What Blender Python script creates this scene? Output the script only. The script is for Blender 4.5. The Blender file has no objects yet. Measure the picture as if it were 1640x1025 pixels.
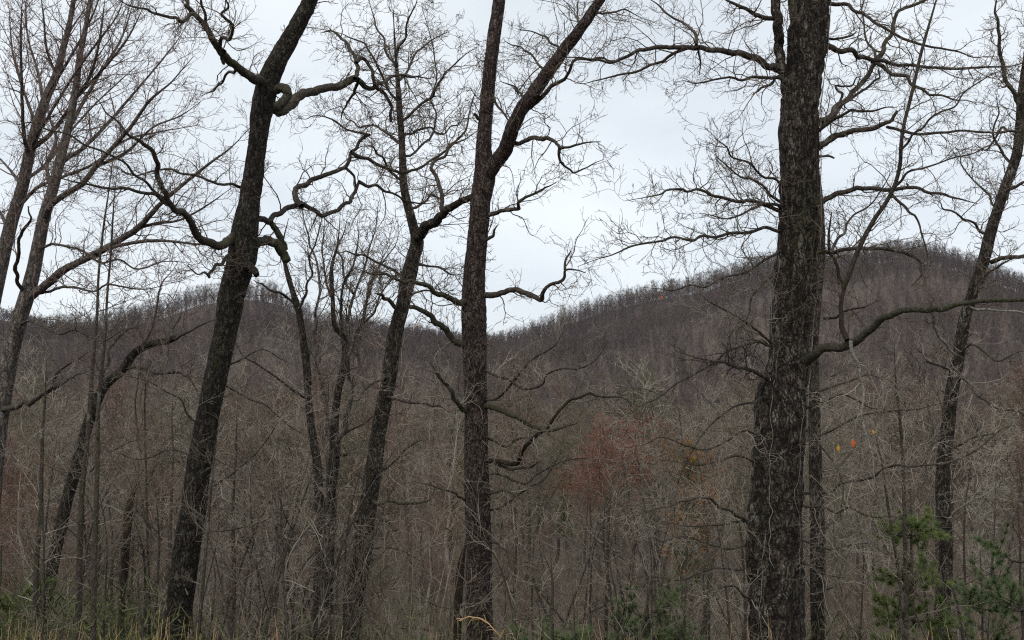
import bpy, math, random
import numpy as np
from mathutils import Vector
rng = np.random.default_rng(7); random.seed(7)
S = bpy.context.scene; COL = S.collection
# ------------------------------------------------------------------ camera
PITCH = math.radians(5.0); EYE = 1.6; LENS = 34.6; F = LENS/36*1640
cd = bpy.data.cameras.new('camera'); cam = bpy.data.objects.new('camera', cd); COL.objects.link(cam)
cam.location = (0, 0, EYE); cam.rotation_euler = (math.pi/2+PITCH, 0, 0)
cd.lens = LENS; cd.sensor_width = 36; cd.clip_start = .05; cd.clip_end = 6000; S.camera = cam
# ------------------------------------------------------------------ world: overcast sky
SUN_EL, SUN_AZ = math.radians(48), math.radians(200)
W = bpy.data.worlds.new('World'); S.world = W; W.use_nodes = True
nt = W.node_tree; nt.nodes.clear(); N = nt.nodes.new; L = nt.links.new
wo = N('ShaderNodeOutputWorld'); bg = N('ShaderNodeBackground'); sk = N('ShaderNodeTexSky')
sk.sky_type = 'NISHITA'; sk.sun_disc = False; sk.sun_elevation = SUN_EL; sk.sun_rotation = SUN_AZ
tc = N('ShaderNodeTexCoord'); mp = N('ShaderNodeMapping'); mp.inputs['Scale'].default_value = (1, 1, 2.2)
no = N('ShaderNodeTexNoise'); no.inputs['Scale'].default_value = 3.1; no.inputs['Detail'].default_value = 4
cr = N('ShaderNodeValToRGB'); cr.color_ramp.elements[0].position = .3; cr.color_ramp.elements[1].position = .68
cr.color_ramp.elements[0].color = (4.95, 5.3, 5.6, 1); cr.color_ramp.elements[1].color = (6.5, 6.8, 6.95, 1)
mx = N('ShaderNodeMix'); mx.data_type = 'RGBA'; mx.inputs[0].default_value = .88; bg.inputs[1].default_value = .14
L(tc.outputs['Generated'], mp.inputs[0]); L(mp.outputs[0], no.inputs['Vector']); L(no.outputs[0], cr.inputs[0])
L(sk.outputs[0], mx.inputs[6]); L(cr.outputs[0], mx.inputs[7]); L(mx.outputs[2], bg.inputs[0]); L(bg.outputs[0], wo.inputs[0])
sd = bpy.data.lights.new('sun', 'SUN'); sd.energy = 1.4; sd.angle = math.radians(14); sd.color = (1, .93, .85)
so = bpy.data.objects.new('sun', sd); COL.objects.link(so)
sdir = Vector((math.sin(SUN_AZ)*math.cos(SUN_EL), math.cos(SUN_AZ)*math.cos(SUN_EL), math.sin(SUN_EL)))
so.rotation_euler = sdir.to_track_quat('Z', 'Y').to_euler()
S.view_settings.view_transform = 'Standard'; S.view_settings.look = 'None'; S.view_settings.exposure = .2; S.view_settings.gamma = 1
S.render.engine = 'CYCLES'; S.cycles.max_bounces = 4; S.cycles.diffuse_bounces = 3; S.cycles.glossy_bounces = 1; S.cycles.use_denoising = False; S.cycles.filter_width = 1.15

# ------------------------------------------------------------------ helpers
def at(px, py, Y):
    dx = (px-820)/F; u = (512.5-py)/F
    dy = math.cos(PITCH)-math.sin(PITCH)*u; dz = math.sin(PITCH)+math.cos(PITCH)*u
    return np.array([dx*Y/dy, Y, EYE+dz*Y/dy])

def nz(v): return v/np.maximum(np.linalg.norm(v, axis=-1, keepdims=True), 1e-9)

def spline(pts, n):                      # Catmull-Rom, rows of any width
    p = np.asarray(pts, float); m = len(p)
    if m == 2: return p[0]+(p[1]-p[0])*np.linspace(0, 1, n)[:, None]
    q = np.vstack([2*p[0]-p[1], p, 2*p[-1]-p[-2]])
    seg = np.linalg.norm(np.diff(p[:, :3], axis=0), axis=1); cum = np.r_[0, np.cumsum(seg)]
    s = np.linspace(0, cum[-1], n); i = np.clip(np.searchsorted(cum, s, 'right')-1, 0, m-2)
    t = ((s-cum[i])/np.maximum(seg[i], 1e-9))[:, None]
    a, b, c, d = q[i], q[i+1], q[i+2], q[i+3]
    return .5*((2*b)+(c-a)*t+(2*a-5*b+4*c-d)*t**2+(3*b-3*c+d-a)*t**3)

def link(o, parent=None):
    COL.objects.link(o)
    if parent is not None: o.parent = parent
    return o

def mesh(name, chunks, mat, smooth=True, attr=None, mat2=None, nsplit=0):
    V = []; Fq = []; off = 0
    for v, f in chunks:
        V.append(v); Fq.append(f+off); off += len(v)
    v = np.concatenate(V).astype(np.float32)
    me = bpy.data.meshes.new(name); me.vertices.add(len(v)); me.vertices.foreach_set('co', v.ravel())
    k = [f.shape[1] for f in Fq]; loops = np.concatenate([f.ravel() for f in Fq]).astype(np.int32)
    tot = np.concatenate([np.full(len(f), f.shape[1]) for f in Fq]); st = np.r_[0, np.cumsum(tot)[:-1]].astype(np.int32)
    me.loops.add(len(loops)); me.loops.foreach_set('vertex_index', loops)
    me.polygons.add(len(tot)); me.polygons.foreach_set('loop_start', st)
    me.update(calc_edges=True)
    if attr is not None:
        a = me.attributes.new('ridge', 'FLOAT', 'POINT'); a.data.foreach_set('value', attr.astype(np.float32))
    me.materials.append(mat)
    if mat2: me.materials.append(mat2); me.polygons.foreach_set('material_index', np.concatenate([np.full(len(f), int(q >= nsplit)) for q, f in enumerate(Fq)]).astype(np.int32))
    if not smooth: me.shade_flat()
    else: me.shade_smooth()
    return me

def part(name, chunks, mat, parent=None, smooth=True, attr=None):
    return link(bpy.data.objects.new(name, mesh(name, chunks, mat, smooth, attr)), parent)

def thing(name, label, cat, loc, group=None):
    o = bpy.data.objects.new(name, None); o.empty_display_size = .3; COL.objects.link(o); o.location = loc
    o['label'] = label; o['category'] = cat
    if group: o['group'] = group
    return o

def tubes(P, R, sides=3):                # (N,K,3),(N,K) -> many tubes
    n, K, _ = P.shape
    T = np.empty_like(P); T[:, 1:-1] = P[:, 2:]-P[:, :-2]; T[:, 0] = P[:, 1]-P[:, 0]; T[:, -1] = P[:, -1]-P[:, -2]
    T = nz(T); ref = nz(np.cross(T[:, 0], rng.normal(size=(n, 3))))
    ref = np.repeat(ref[:, None], K, 1); A = nz(ref-T*(ref*T).sum(-1, keepdims=True)); B = np.cross(T, A)
    a = np.arange(sides)*2*np.pi/sides
    v = P[:, :, None]+R[:, :, None, None]*(np.cos(a)[None, None, :, None]*A[:, :, None]+np.sin(a)[None, None, :, None]*B[:, :, None])
    i = (np.arange(n)[:, None, None]*K+np.arange(K-1)[None, :, None])*sides
    j = np.arange(sides)[None, None, :]; j2 = (j+1) % sides
    f = np.stack([i+j, i+j2, i+sides+j2, i+sides+j], -1).reshape(-1, 4)
    return v.reshape(-1, 3), f

def vnoise(ns, nt_, gs, gt):             # periodic-in-t value noise on an ns x nt_ grid with gs x gt cells
    g = rng.random((gs+2, gt)); s = np.linspace(0, gs, ns); t = np.arange(nt_)*gt/nt_
    i = s.astype(int); fs = s-i; fs = (fs*fs*(3-2*fs))[:, None]; j = t.astype(int) % gt; ft = t-np.floor(t); ft = (ft*ft*(3-2*ft))[None]
    j2 = (j+1) % gt
    return (g[i][:, j]*(1-ft)+g[i][:, j2]*ft)*(1-fs)+(g[i+1][:, j]*(1-ft)+g[i+1][:, j2]*ft)*fs

def pipe(P, R, sides, amp=0.0, ds=.05, lump=.05, cap=True, furrow=.035):
    """one trunk or limb, parallel-transported, with furrowed bark relief"""
    K = len(P); T = np.gradient(P, axis=0); T = nz(T)
    A = np.zeros_like(P); a0 = np.cross(T[0], [0, 1., .2]); a0 = a0/np.linalg.norm(a0); A[0] = a0
    for k in range(1, K):
        a = A[k-1]-T[k]*np.dot(A[k-1], T[k]); A[k] = a/np.linalg.norm(a)
    B = np.cross(T, A); th = np.arange(sides)*2*np.pi/sides
    Ln = np.linalg.norm(np.diff(P, axis=0), axis=1).sum()
    rr = 1+lump*(vnoise(K, sides, max(2, int(Ln/.45)), 4)-.5)*2+lump*.6*(vnoise(K, sides, max(2, int(Ln/.18)), 7)-.5)*2
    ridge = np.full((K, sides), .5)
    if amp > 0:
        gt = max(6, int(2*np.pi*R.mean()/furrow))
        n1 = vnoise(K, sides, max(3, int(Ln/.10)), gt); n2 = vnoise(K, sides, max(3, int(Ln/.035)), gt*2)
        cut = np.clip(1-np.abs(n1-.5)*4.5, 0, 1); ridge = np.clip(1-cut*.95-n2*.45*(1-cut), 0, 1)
    rad = R[:, None]*rr+amp*(ridge-.6)
    v = P[:, None]+rad[..., None]*(np.cos(th)[None, :, None]*A[:, None]+np.sin(th)[None, :, None]*B[:, None])
    i = np.arange(K-1)[:, None]*sides; j = np.arange(sides)[None]; j2 = (j+1) % sides
    f = np.stack([i+j, i+j2, i+sides+j2, i+sides+j], -1).reshape(-1, 4)
    out = [(v.reshape(-1, 3), f)]; at_ = ridge.ravel()
    if cap:
        c = P[-1]+T[-1]*R[-1]*.5; vv = np.vstack([v[-1], c[None]]); jj = np.arange(sides)
        out.append((vv, np.stack([jj, (jj+1) % sides, np.full(sides, sides)], -1))); at_ = np.r_[at_, ridge[-1], .5]
    return out, at_

def grow(P, R, n, l0, l1, ang=.9, K=5, wig=.35, up=.05, tmin=.1, rk=.6, rt=.0015, rmax=9, tmax=1.0):
    m, Kp, _ = P.shape; idx = np.repeat(np.arange(m), n); q = len(idx)
    st = (np.tile(np.arange(n), m)+rng.random(q))/n
    t = (tmin+(tmax-tmin)*st)*(Kp-1)*.999; i = t.astype(int); f = (t-i)[:, None]
    b = P[idx, i]*(1-f)+P[idx, i+1]*f; tg = nz(P[idx, i+1]-P[idx, i]); rb = R[idx, i]*(1-f[:, 0])+R[idx, i+1]*f[:, 0]
    pr = rng.normal(size=(q, 3)); pr = nz(pr-tg*(pr*tg).sum(-1, keepdims=True))
    a = np.clip(rng.normal(ang, .22, q), .2, 1.7)[:, None]; d = np.cos(a)*tg+np.sin(a)*pr
    Ln = (l0+(l1-l0)*rng.random(q)**1.6)*(1-.4*t/(Kp-1)); C = np.empty((q, K, 3)); C[:, 0] = b
    sl = (Ln/(K-1))[:, None]; upv = np.array([0, 0, up])
    for k in range(1, K):
        C[:, k] = C[:, k-1]+d*sl*rng.uniform(.7, 1.3, (q, 1)); d = nz(d+wig*rng.normal(size=(q, 3))+upv)
    r0 = np.clip(rb*rk*rng.uniform(.7, 1.1, q), rt, rmax); w = np.linspace(0, 1, K)[None]
    return C, r0[:, None]*(1-w)+rt*w

# ------------------------------------------------------------------ terrain
LP = np.array([(-900, 560), (-300, 530), (0, 522), (60, 520), (130, 513), (200, 503), (260, 488), (310, 470), (350, 463), (400, 460), (440, 466), (480, 489), (520, 508), (600, 524), (700, 534), (800, 546), (900, 560), (1100, 600), (1640, 640), (2600, 660)], float)
RP = np.array([(-900, 700), (600, 640), (720, 570), (790, 544), (850, 528), (900, 506), (960, 485), (1050, 463), (1130, 450), (1190, 430), (1240, 414), (1300, 409), (1370, 412), (1430, 402), (1480, 403), (1540, 418), (1590, 434), (1640, 452), (1800, 500), (2600, 640)], float)
BP = np.array([(-900, 540), (-60, 488), (0, 497), (30, 502), (70, 514), (200, 535), (500, 535), (570, 514), (640, 526), (720, 536), (790, 541), (900, 560), (1500, 560), (1640, 470), (2600, 600)], float)
def wav(x, y, s, ph=0): return np.sin(x/s+ph+1.7*np.sin(y/s*.7+ph*2))*np.cos(y/s*1.13-ph+1.3*np.sin(x/s*.6))
def crest(tab, x, y, D, tree):
    az = np.arctan2(x, np.maximum(y, 1e-3)); az = np.clip(az, -.9, .9); px = 820+F*np.tan(az)
    py = np.interp(px, tab[:, 0], tab[:, 1]); u = (512.5-py)/F; dy = math.cos(PITCH)-math.sin(PITCH)*u; dz = math.sin(PITCH)+math.cos(PITCH)*u
    return EYE+dz/dy*D*np.cos(az)-tree
YS = np.array([-3000, -5, 2.0, 3.2, 5, 8, 12, 20, 35, 75, 150, 230, 3000.]); ZS = np.array([4, .05, 0, -.35, -1.25, -2.6, -4.0, -6.0, -8.6, -13, -18, -20, -20.])
def H(x, y):
    x = np.asarray(x, float); y = np.asarray(y, float); d = np.hypot(x, y)
    z = np.interp(y, YS, ZS)+.05*wav(x, y, 1.3)*np.clip(d/4, 0, 1)+np.clip(d/60, 0, 1)*.8*wav(x, y, 17, 1)
    v = -20.
    for tab, D, d0, tree in ((LP, 640, 270, 8), (RP, 700, 240, 8), (BP, 1350, 700, 11)):
        zc = crest(tab, x, y, D, tree); t = np.clip((d-d0)/(D-d0), 0, 1); s = t*t*(3-2*t)*.55+t*.45
        up = v+(zc-v)*s+(7*wav(x, y, 60, 2)+3*wav(x, y, 27, 3))*4*t*(1-t)
        dn = zc-.3*np.maximum(d-D, 0); z = np.where((d > d0) & (y > 0), np.maximum(z, np.where(d < D, up, np.maximum(dn, v))), z)
    return z
def Hs(x, y): return float(H(np.array([x]), np.array([y]))[0])

# ------------------------------------------------------------------ materials
def newmat(name):
    m = bpy.data.materials.new(name); m.use_nodes = True; t = m.node_tree; b = t.nodes['Principled BSDF']
    b.inputs['Roughness'].default_value = .9; b.inputs['Specular IOR Level'].default_value = .2
    return m, t, b
def nn(t, kind, **kw):
    n = t.nodes.new(kind)
    for k, v in kw.items():
        if k in n.inputs: n.inputs[k].default_value = v
    return n
def ramp(t, src, stops):
    r = t.nodes.new('ShaderNodeValToRGB'); e = r.color_ramp.elements
    e[0].position, e[0].color = stops[0][0], (*stops[0][1], 1); e[1].position, e[1].color = stops[-1][0], (*stops[-1][1], 1)
    for p, c in stops[1:-1]:
        q = e.new(p); q.color = (*c, 1)
    t.links.new(src, r.inputs[0]); return r.outputs[0]
def mixc(t, fac, a, b):
    m = t.nodes.new('ShaderNodeMix'); m.data_type = 'RGBA'
    if isinstance(fac, (int, float)): m.inputs[0].default_value = fac
    else: t.links.new(fac, m.inputs[0])
    for s, v in ((6, a), (7, b)):
        if isinstance(v, tuple): m.inputs[s].default_value = (*v, 1)
        else: t.links.new(v, m.inputs[s])
    return m.outputs[2]
def coords(t, scale):
    c = t.nodes.new('ShaderNodeTexCoord'); m = t.nodes.new('ShaderNodeMapping'); m.inputs['Scale'].default_value = scale
    t.links.new(c.outputs['Object'], m.inputs[0]); return m.outputs[0]
def bark(name, groove, ridge, lichen, moss, amt_l=.5, amt_m=.5, sc=1.0, relief=True, vs=1.0):
    m, t, b = newmat(name); v = coords(t, (80*sc, 80*sc, 26*sc)); w = coords(t, (6, 6, 2.0))
    n1 = nn(t, 'ShaderNodeTexNoise', Scale=1.0, Detail=6.0, Roughness=.7); t.links.new(v, n1.inputs['Vector'])
    nd = nn(t, 'ShaderNodeTexNoise', Scale=14.0, Detail=4.0); dm = t.nodes.new('ShaderNodeMix'); dm.data_type = 'VECTOR'; dm.inputs[0].default_value = .11
    tcx = t.nodes.new('ShaderNodeTexCoord'); t.links.new(tcx.outputs['Object'], nd.inputs['Vector']); t.links.new(tcx.outputs['Object'], dm.inputs[4]); t.links.new(nd.outputs['Color'], dm.inputs[5])
    mp2 = t.nodes.new('ShaderNodeMapping'); mp2.inputs['Scale'].default_value = (36*vs, 36*vs, 6*vs); t.links.new(dm.outputs[1], mp2.inputs[0])
    vo = t.nodes.new('ShaderNodeTexVoronoi'); vo.feature = 'DISTANCE_TO_EDGE'; vo.inputs['Scale'].default_value = 1.0; t.links.new(mp2.outputs[0], vo.inputs['Vector'])
    crack_shade = ramp(t, vo.outputs['Distance'], [(.03, (1, 1, 1)), (.17, (0, 0, 0))])  # plate edges; this mask paints fissure shade into the bark colour
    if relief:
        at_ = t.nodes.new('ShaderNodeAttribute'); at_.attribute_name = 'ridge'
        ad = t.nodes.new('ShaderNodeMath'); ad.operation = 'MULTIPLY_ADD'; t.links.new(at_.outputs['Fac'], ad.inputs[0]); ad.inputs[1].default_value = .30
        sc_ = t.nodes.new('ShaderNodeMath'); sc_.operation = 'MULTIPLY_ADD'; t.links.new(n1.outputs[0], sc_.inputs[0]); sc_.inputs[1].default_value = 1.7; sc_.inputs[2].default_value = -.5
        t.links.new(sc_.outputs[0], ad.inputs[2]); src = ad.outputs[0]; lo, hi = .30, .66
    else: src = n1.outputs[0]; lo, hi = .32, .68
    base = ramp(t, src, [(lo, groove), (hi, ridge), (min(.98, hi+.3), lichen)])  # brown groove tone, deepened so the colour carries furrow shade
    n2 = nn(t, 'ShaderNodeTexNoise', Scale=1.9, Detail=8.0, Roughness=.75); t.links.new(w, n2.inputs['Vector'])
    base = mixc(t, ramp(t, n2.outputs[0], [(.56, (0, 0, 0)), (.62, (amt_l,)*3)]), base, lichen)
    n3 = nn(t, 'ShaderNodeTexNoise', Scale=.55, Detail=7.0, Roughness=.7); t.links.new(w, n3.inputs['Vector'])
    base = mixc(t, ramp(t, n3.outputs[0], [(.52, (0, 0, 0)), (.64, (amt_m,)*3)]), base, moss)
    base = mixc(t, crack_shade, base, tuple(c_*.7 for c_ in groove)) if relief else base; t.links.new(base, b.inputs['Base Color'])
    hm = t.nodes.new('ShaderNodeMath'); hm.operation = 'MULTIPLY_ADD'; t.links.new(vo.outputs['Distance'], hm.inputs[0]); hm.inputs[1].default_value = 1.5; t.links.new(n1.outputs[0], hm.inputs[2])
    bp = nn(t, 'ShaderNodeBump', Strength=.9, Distance=.015); t.links.new(hm.outputs[0], bp.inputs['Height']); t.links.new(bp.outputs[0], b.inputs['Normal'])
    return m
def twig(name, a, c, sc=3.0):
    m, t, b = newmat(name); n = nn(t, 'ShaderNodeTexNoise', Scale=1.0, Detail=4.0); t.links.new(coords(t, (sc,)*3), n.inputs['Vector'])
    t.links.new(ramp(t, n.outputs[0], [(.38, a), (.62, c)]), b.inputs['Base Color']); return m
def woodmat(name, stops, blues=None):     # far woods: hue varies from tree to tree and in broad drifts
    m, t, b = newmat(name); o = t.nodes.new('ShaderNodeObjectInfo'); g = t.nodes.new('ShaderNodeNewGeometry')
    n = nn(t, 'ShaderNodeTexNoise', Scale=.02, Detail=5.0); t.links.new(g.outputs['Position'], n.inputs['Vector'])
    ad = t.nodes.new('ShaderNodeMath'); ad.operation = 'MULTIPLY_ADD'; ad.inputs[1].default_value = .35; t.links.new(o.outputs['Random'], ad.inputs[0]); t.links.new(n.outputs[0], ad.inputs[2])
    t.links.new(ramp(t, ad.outputs[0], stops), b.inputs['Base Color']); return m

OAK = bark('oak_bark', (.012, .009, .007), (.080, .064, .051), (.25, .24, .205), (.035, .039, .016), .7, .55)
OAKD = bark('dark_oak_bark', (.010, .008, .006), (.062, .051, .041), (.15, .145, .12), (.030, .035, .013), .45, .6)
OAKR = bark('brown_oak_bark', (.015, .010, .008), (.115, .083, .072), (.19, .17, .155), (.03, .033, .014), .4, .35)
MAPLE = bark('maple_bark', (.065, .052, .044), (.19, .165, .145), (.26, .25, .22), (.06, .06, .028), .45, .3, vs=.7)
LIMB = bark('limb_bark', (.022, .017, .013), (.10, .083, .068), (.24, .24, .20), (.05, .06, .02), .5, .6, relief=False)
MOSSY = bark('mossy_limb_bark', (.02, .018, .012), (.085, .08, .055), (.22, .22, .175), (.04, .047, .018), .5, .7, relief=False)
PALE = bark('lichen_pale_bark', (.13, .12, .10), (.36, .34, .29), (.48, .47, .42), (.09, .1, .05), .7, .3, relief=False)
DEAD = bark('dead_wood', (.012, .008, .006), (.05, .035, .025), (.09, .09, .06), (.03, .035, .012), .3, .5, relief=False)
TW = twig('grey_twigs', (.080, .060, .044), (.17, .138, .105)); TWR = twig('reddish_twigs', (.12, .08, .07), (.22, .165, .145)); TWP = twig('pale_twigs', (.125, .104, .080), (.285, .25, .205))
TWD = twig('dark_twigs', (.035, .028, .022), (.09, .075, .06))

# ------------------------------------------------------------------ ground sheet
m, t, b = newmat('leaf_litter'); g = t.nodes.new('ShaderNodeNewGeometry')
n = nn(t, 'ShaderNodeTexNoise', Scale=.03, Detail=6.0); t.links.new(g.outputs['Position'], n.inputs['Vector'])
n2 = nn(t, 'ShaderNodeTexNoise', Scale=5.0, Detail=6.0); t.links.new(g.outputs['Position'], n2.inputs['Vector'])
c1 = ramp(t, n.outputs[0], [(.35, (.085, .066, .06)), (.65, (.12, .092, .075))])
t.links.new(mixc(t, .35, c1, ramp(t, n2.outputs[0], [(.35, (.05, .038, .03)), (.65, (.17, .125, .085))])), b.inputs['Base Color'])
LITTER = m
NA, NR = 540, 230; rad = np.r_[0.01, np.geomspace(.6, 3000, NR-1)]; ang = np.arange(NA)*2*np.pi/NA
X = rad[:, None]*np.sin(ang)[None]; Y = rad[:, None]*np.cos(ang)[None]; Z = H(X, Y)
i = np.arange(NR-1)[:, None]*NA; j = np.arange(NA)[None]; j2 = (j+1) % NA
go = part('ground', [(np.stack([X, Y, Z], -1).reshape(-1, 3), np.stack([i+j, i+NA+j, i+NA+j2, i+j2], -1).reshape(-1, 4))], LITTER); go['kind'] = 'structure'

# ------------------------------------------------------------------ traced foreground trees
class Tree:
    def __init__(s, name, label, cat, trunk, depth, mat=OAK, amp=.008, sides=40, twmat=TW, flare=1.5, slim=1., ground=True, lump=.05, furrow=.035):
        s.depth = depth; s.twmat = twmat; s.mat = mat
        pts = [(*at(x, y, depth), r*depth/F*slim) for x, y, r in trunk]
        p = np.array(pts)                                  # listed from the bottom up
        if ground:
            dv = p[0, :3]-p[1, :3]; dv = dv/abs(dv[2])*np.array([.6, .6, 1]); gz = Hs(p[0, 0], p[0, 1]); drop = p[0, 2]-gz
            ext = []
            for q in (1.0, .55, .18):
                e = p[0, :3]+dv*drop*q; fl = {1.0: flare, .55: 1.1, .18: 1.03}[q]; ext.append((*e, p[0, 3]*fl))
            ext[0] = (ext[0][0], ext[0][1], gz-.15, ext[0][3]); p = np.vstack([np.array(ext), p])
        s.base = p[0, :3].copy(); s.ctrl = p
        s.root = thing(name, label, cat, tuple(s.base))
        Ln = np.linalg.norm(np.diff(p[:, :3], axis=0), axis=1).sum(); n = int(min(520, max(40, Ln/(.018 if amp > 0.004 else .05))))
        q = spline(p, n); s.P = q[:, :3]; s.R = np.maximum(q[:, 3], .001)
        if trunk[-1][2] <= 4 and trunk[-1][1] > 0: s.R = s.R*(1-.75*np.clip((np.linspace(0, 1, n)-.9)/.1, 0, 1))
        ch, a = pipe(s.P-s.base, s.R, sides, amp, lump=lump, furrow=furrow)
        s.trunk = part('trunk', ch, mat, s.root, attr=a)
        s.limbs = []
    def near(s, x, y):
        d = np.hypot(820+F*s.P[:, 0]/s.P[:, 1]-x, 0) if 0 else None
        return s.depth
    def limb(s, pts, r0, r1, dz=0., mat=LIMB, tw=1.0, sides=9, name='limb', d0=None, tl=(25, 125), wig=.27, up=.04, ang=.95, twmat=None, lv=3, parent=None, jig=1.0, tmin=.08):
        """pts in photo pixels; depth runs from d0 (the trunk's) to d0+dz along the limb, so limbs really reach towards or away from us"""
        D = s.depth if d0 is None else d0; n = len(pts); c = []
        for k, (x, y) in enumerate(pts):
            w = k/(n-1); c.append((*at(x, y, D+dz*math.sin(w*1.35)/math.sin(1.35)), (r0+(r1-r0)*w)*D/F*(.78 if r0 > 2.7 and r1 < 5 else .9)))
        c = np.array(c)
        if jig > .5:                                       # old oak limbs turn in small kinks
            e = [c[0]]
            for a_, b_ in zip(c[:-1], c[1:]):
                sl = np.linalg.norm(b_[:3]-a_[:3]); mid = (a_+b_)/2; mid[:3] += rng.normal(0, .06*sl, 3); e += [mid, b_]
            c = np.array(e)
        Ln = np.linalg.norm(np.diff(c[:, :3], axis=0), axis=1).sum(); K = int(max(16, min(140, Ln/.022)))
        q = spline(c, K); P = q[:, :3].copy(); R = np.maximum(q[:, 3], .0012)
        R = R*np.where((r1 <= 2.6) & (tw > 0), 1-.55*np.clip((np.linspace(0, 1, K)-.8)/.2, 0, 1), 1)
        w = np.cumsum(rng.normal(size=(K, 3)), 0)*.35; w -= np.linspace(0, 1, K)[:, None]*w[-1]; P += w*R[:, None]*.35*jig*np.minimum(1, np.arange(K)/4)[:, None]
        sd = max(5, min(22, int(sides*(1+R[0]*8)))); ch, a = pipe(P-s.base, R, sd, .0, lump=.13)
        o = part(name, ch, mat, parent or s.root, attr=a)
        u = D/F; Lpx = Ln/u
        if tw > 0: s.twigs(P, R, max(2, int(Lpx/15*tw)), tl, o, wig, up, ang, twmat or s.twmat, lv, tmin)
        s.limbs.append(o); return P, R, o
    def twigs(s, P, R, n, tl, parent, wig=.27, up=.04, ang=.95, mat=None, lv=3, tmin=.08, tmax=1.0, name='twigs', rk=.5):
        u = np.mean(P[:, 1])/F; mat = mat or s.twmat; rt = .30*u
        a, ra = grow(P[None], R[None], n, tl[0]*u, tl[1]*u*1.15, ang, 9, wig, up, tmin, rk, rt, 1.15*u, tmax)
        ch = [tubes(a-s.base, ra, 4)]
        if lv > 1:
            b_, rb = grow(a, ra, 5, tl[0]*.42*u, tl[1]*.45*u, .8, 6, wig, up, .15, .65, rt); ch.append(tubes(b_-s.base, rb, 3))
        if lv > 2:
            c_, rc = grow(b_, rb, 3, tl[0]*.2*u, tl[1]*.22*u, .75, 4, wig*.8, up, .2, .8, rt*.85); ch.append(tubes(c_-s.base, rc, 3))
        return part(name, ch, mat, parent, smooth=True)

# --- leaning oak on the left
C = Tree('leaning_oak', 'dark mossy oak trunk leaning right, left of centre, with twisted limbs and burls', 'tree',
 [(279, 1040, 22), (281, 1012, 22), (294, 912, 21), (309, 812, 20), (324, 712, 19), (344, 612, 18), (362, 530, 19), (372, 470, 21), (388, 410, 24), (392, 375, 22), (398, 330, 17), (403, 300, 16), (413, 225, 15), (420, 172, 18), (430, 130, 17), (446, 95, 15), (463, 65, 14), (480, 35, 13), (495, 5, 12), (512, -40, 11)], 9.0, OAKD, .009, 48, lump=.08)
C.limb([(428, 140), (412, 124), (398, 119), (383, 108), (367, 90), (350, 72), (335, 52), (322, 35), (308, 20), (296, 8)], 10, 4, -1.0, tw=.7)
C.limb([(352, 74), (367, 62), (369, 35), (366, 12), (358, -10)], 4, 2, -1.2, d0=8.3)
C.limb([(338, 55), (330, 35), (325, 10), (318, -15)], 4, 2, -.4, d0=8.2)
C.limb([(310, 22), (300, 30), (285, 29), (262, 25), (235, 15), (205, 8), (180, -5)], 4, 1.2, -.8, d0=8.0, up=0)
C.limb([(300, 30), (303, 12), (300, -12)], 5, 2, .3, d0=8.1)
C.limb([(358, 82), (355, 92), (359, 103)], 6, 3, .1, MOSSY, 0, d0=8.3)
C.limb([(378, 112), (366, 115), (355, 132), (342, 145), (324, 153)], 3.5, 1.5, .4, tw=.15, d0=8.6)
C.limb([(428, 172), (440, 173), (455, 172), (470, 165), (495, 149), (520, 142), (550, 137), (570, 125)], 10, 7, 1.0, tw=.35)
C.limb([(432, 150), (446, 138), (458, 142), (462, 155), (452, 168), (442, 172)], 8, 9, -.1, MOSSY, 0, name='burl')
C.limb([(568, 126), (572, 108), (570, 98), (558, 78), (546, 62), (530, 49), (515, 52)], 5, 2, .8, d0=9.9)
C.limb([(570, 100), (578, 92), (588, 98), (596, 113), (600, 136)], 4.5, 3.5, .2, d0=10.0, tw=.5)
C.limb([(572, 128), (583, 139), (600, 141), (615, 150), (628, 172), (626, 195)], 6, 3, .7, d0=10)
C.limb([(600, 137), (618, 130), (645, 121), (670, 122), (690, 126)], 4.5, 1.5, .9, d0=10.2)
C.limb([(572, 135), (566, 150), (556, 165), (548, 180), (545, 196)], 3.5, 1, .6, d0=10.)
C.limb([(388, 372), (365, 381), (345, 387), (325, 380), (310, 366), (298, 350), (284, 335), (264, 318), (255, 296), (253, 262), (245, 240), (225, 222), (200, 208), (170, 180), (140, 150)], 9, 1.2, -2.2, tw=.9)
C.limb([(292, 343), (262, 325), (235, 312), (200, 304), (160, 300), (120, 292), (70, 280)], 4, 1.2, -.9, d0=7.9)
C.limb([(264, 318), (235, 292), (205, 265), (165, 242), (110, 215), (50, 196), (5, 190)], 3.2, 1, -.8, d0=7.7)
C.limb([(380, 402), (364, 410), (354, 424), (341, 432), (335, 444), (318, 440), (300, 425)], 4, 1.5, -.8, tw=.8)
C.limb([(384, 300), (350, 295), (310, 280), (270, 270), (215, 280), (160, 262)], 3, 1, -1.2, tw=.9)
C.limb([(400, 350), (418, 352), (432, 357), (442, 346), (460, 332), (480, 328), (495, 335), (515, 346), (540, 335), (558, 324), (568, 306), (575, 290)], 7, 3.4, 1.2, tw=.5)
C.limb([(575, 291), (600, 297), (625, 309), (645, 321), (670, 325), (700, 322)], 3.4, 1.3, .6, d0=10.1)
C.limb([(483, 331), (474, 316), (478, 301), (500, 288), (530, 277), (553, 268), (562, 246), (576, 226), (592, 216)], 6.5, 3, .8, d0=9.6, tw=.6)
C.limb([(562, 244), (590, 255), (618, 269), (645, 276), (670, 270), (690, 257), (715, 240), (745, 222), (775, 205)], 4.2, 1.3, .9, d0=10.2)
C.limb([(592, 216), (570, 212), (550, 204), (530, 190), (500, 186), (470, 188)], 3, 1, .5, d0=10.3)
C.limb([(553, 268), (567, 282), (570, 300), (562, 322)], 3, 2, .2, d0=10.1, tw=.5)
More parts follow.
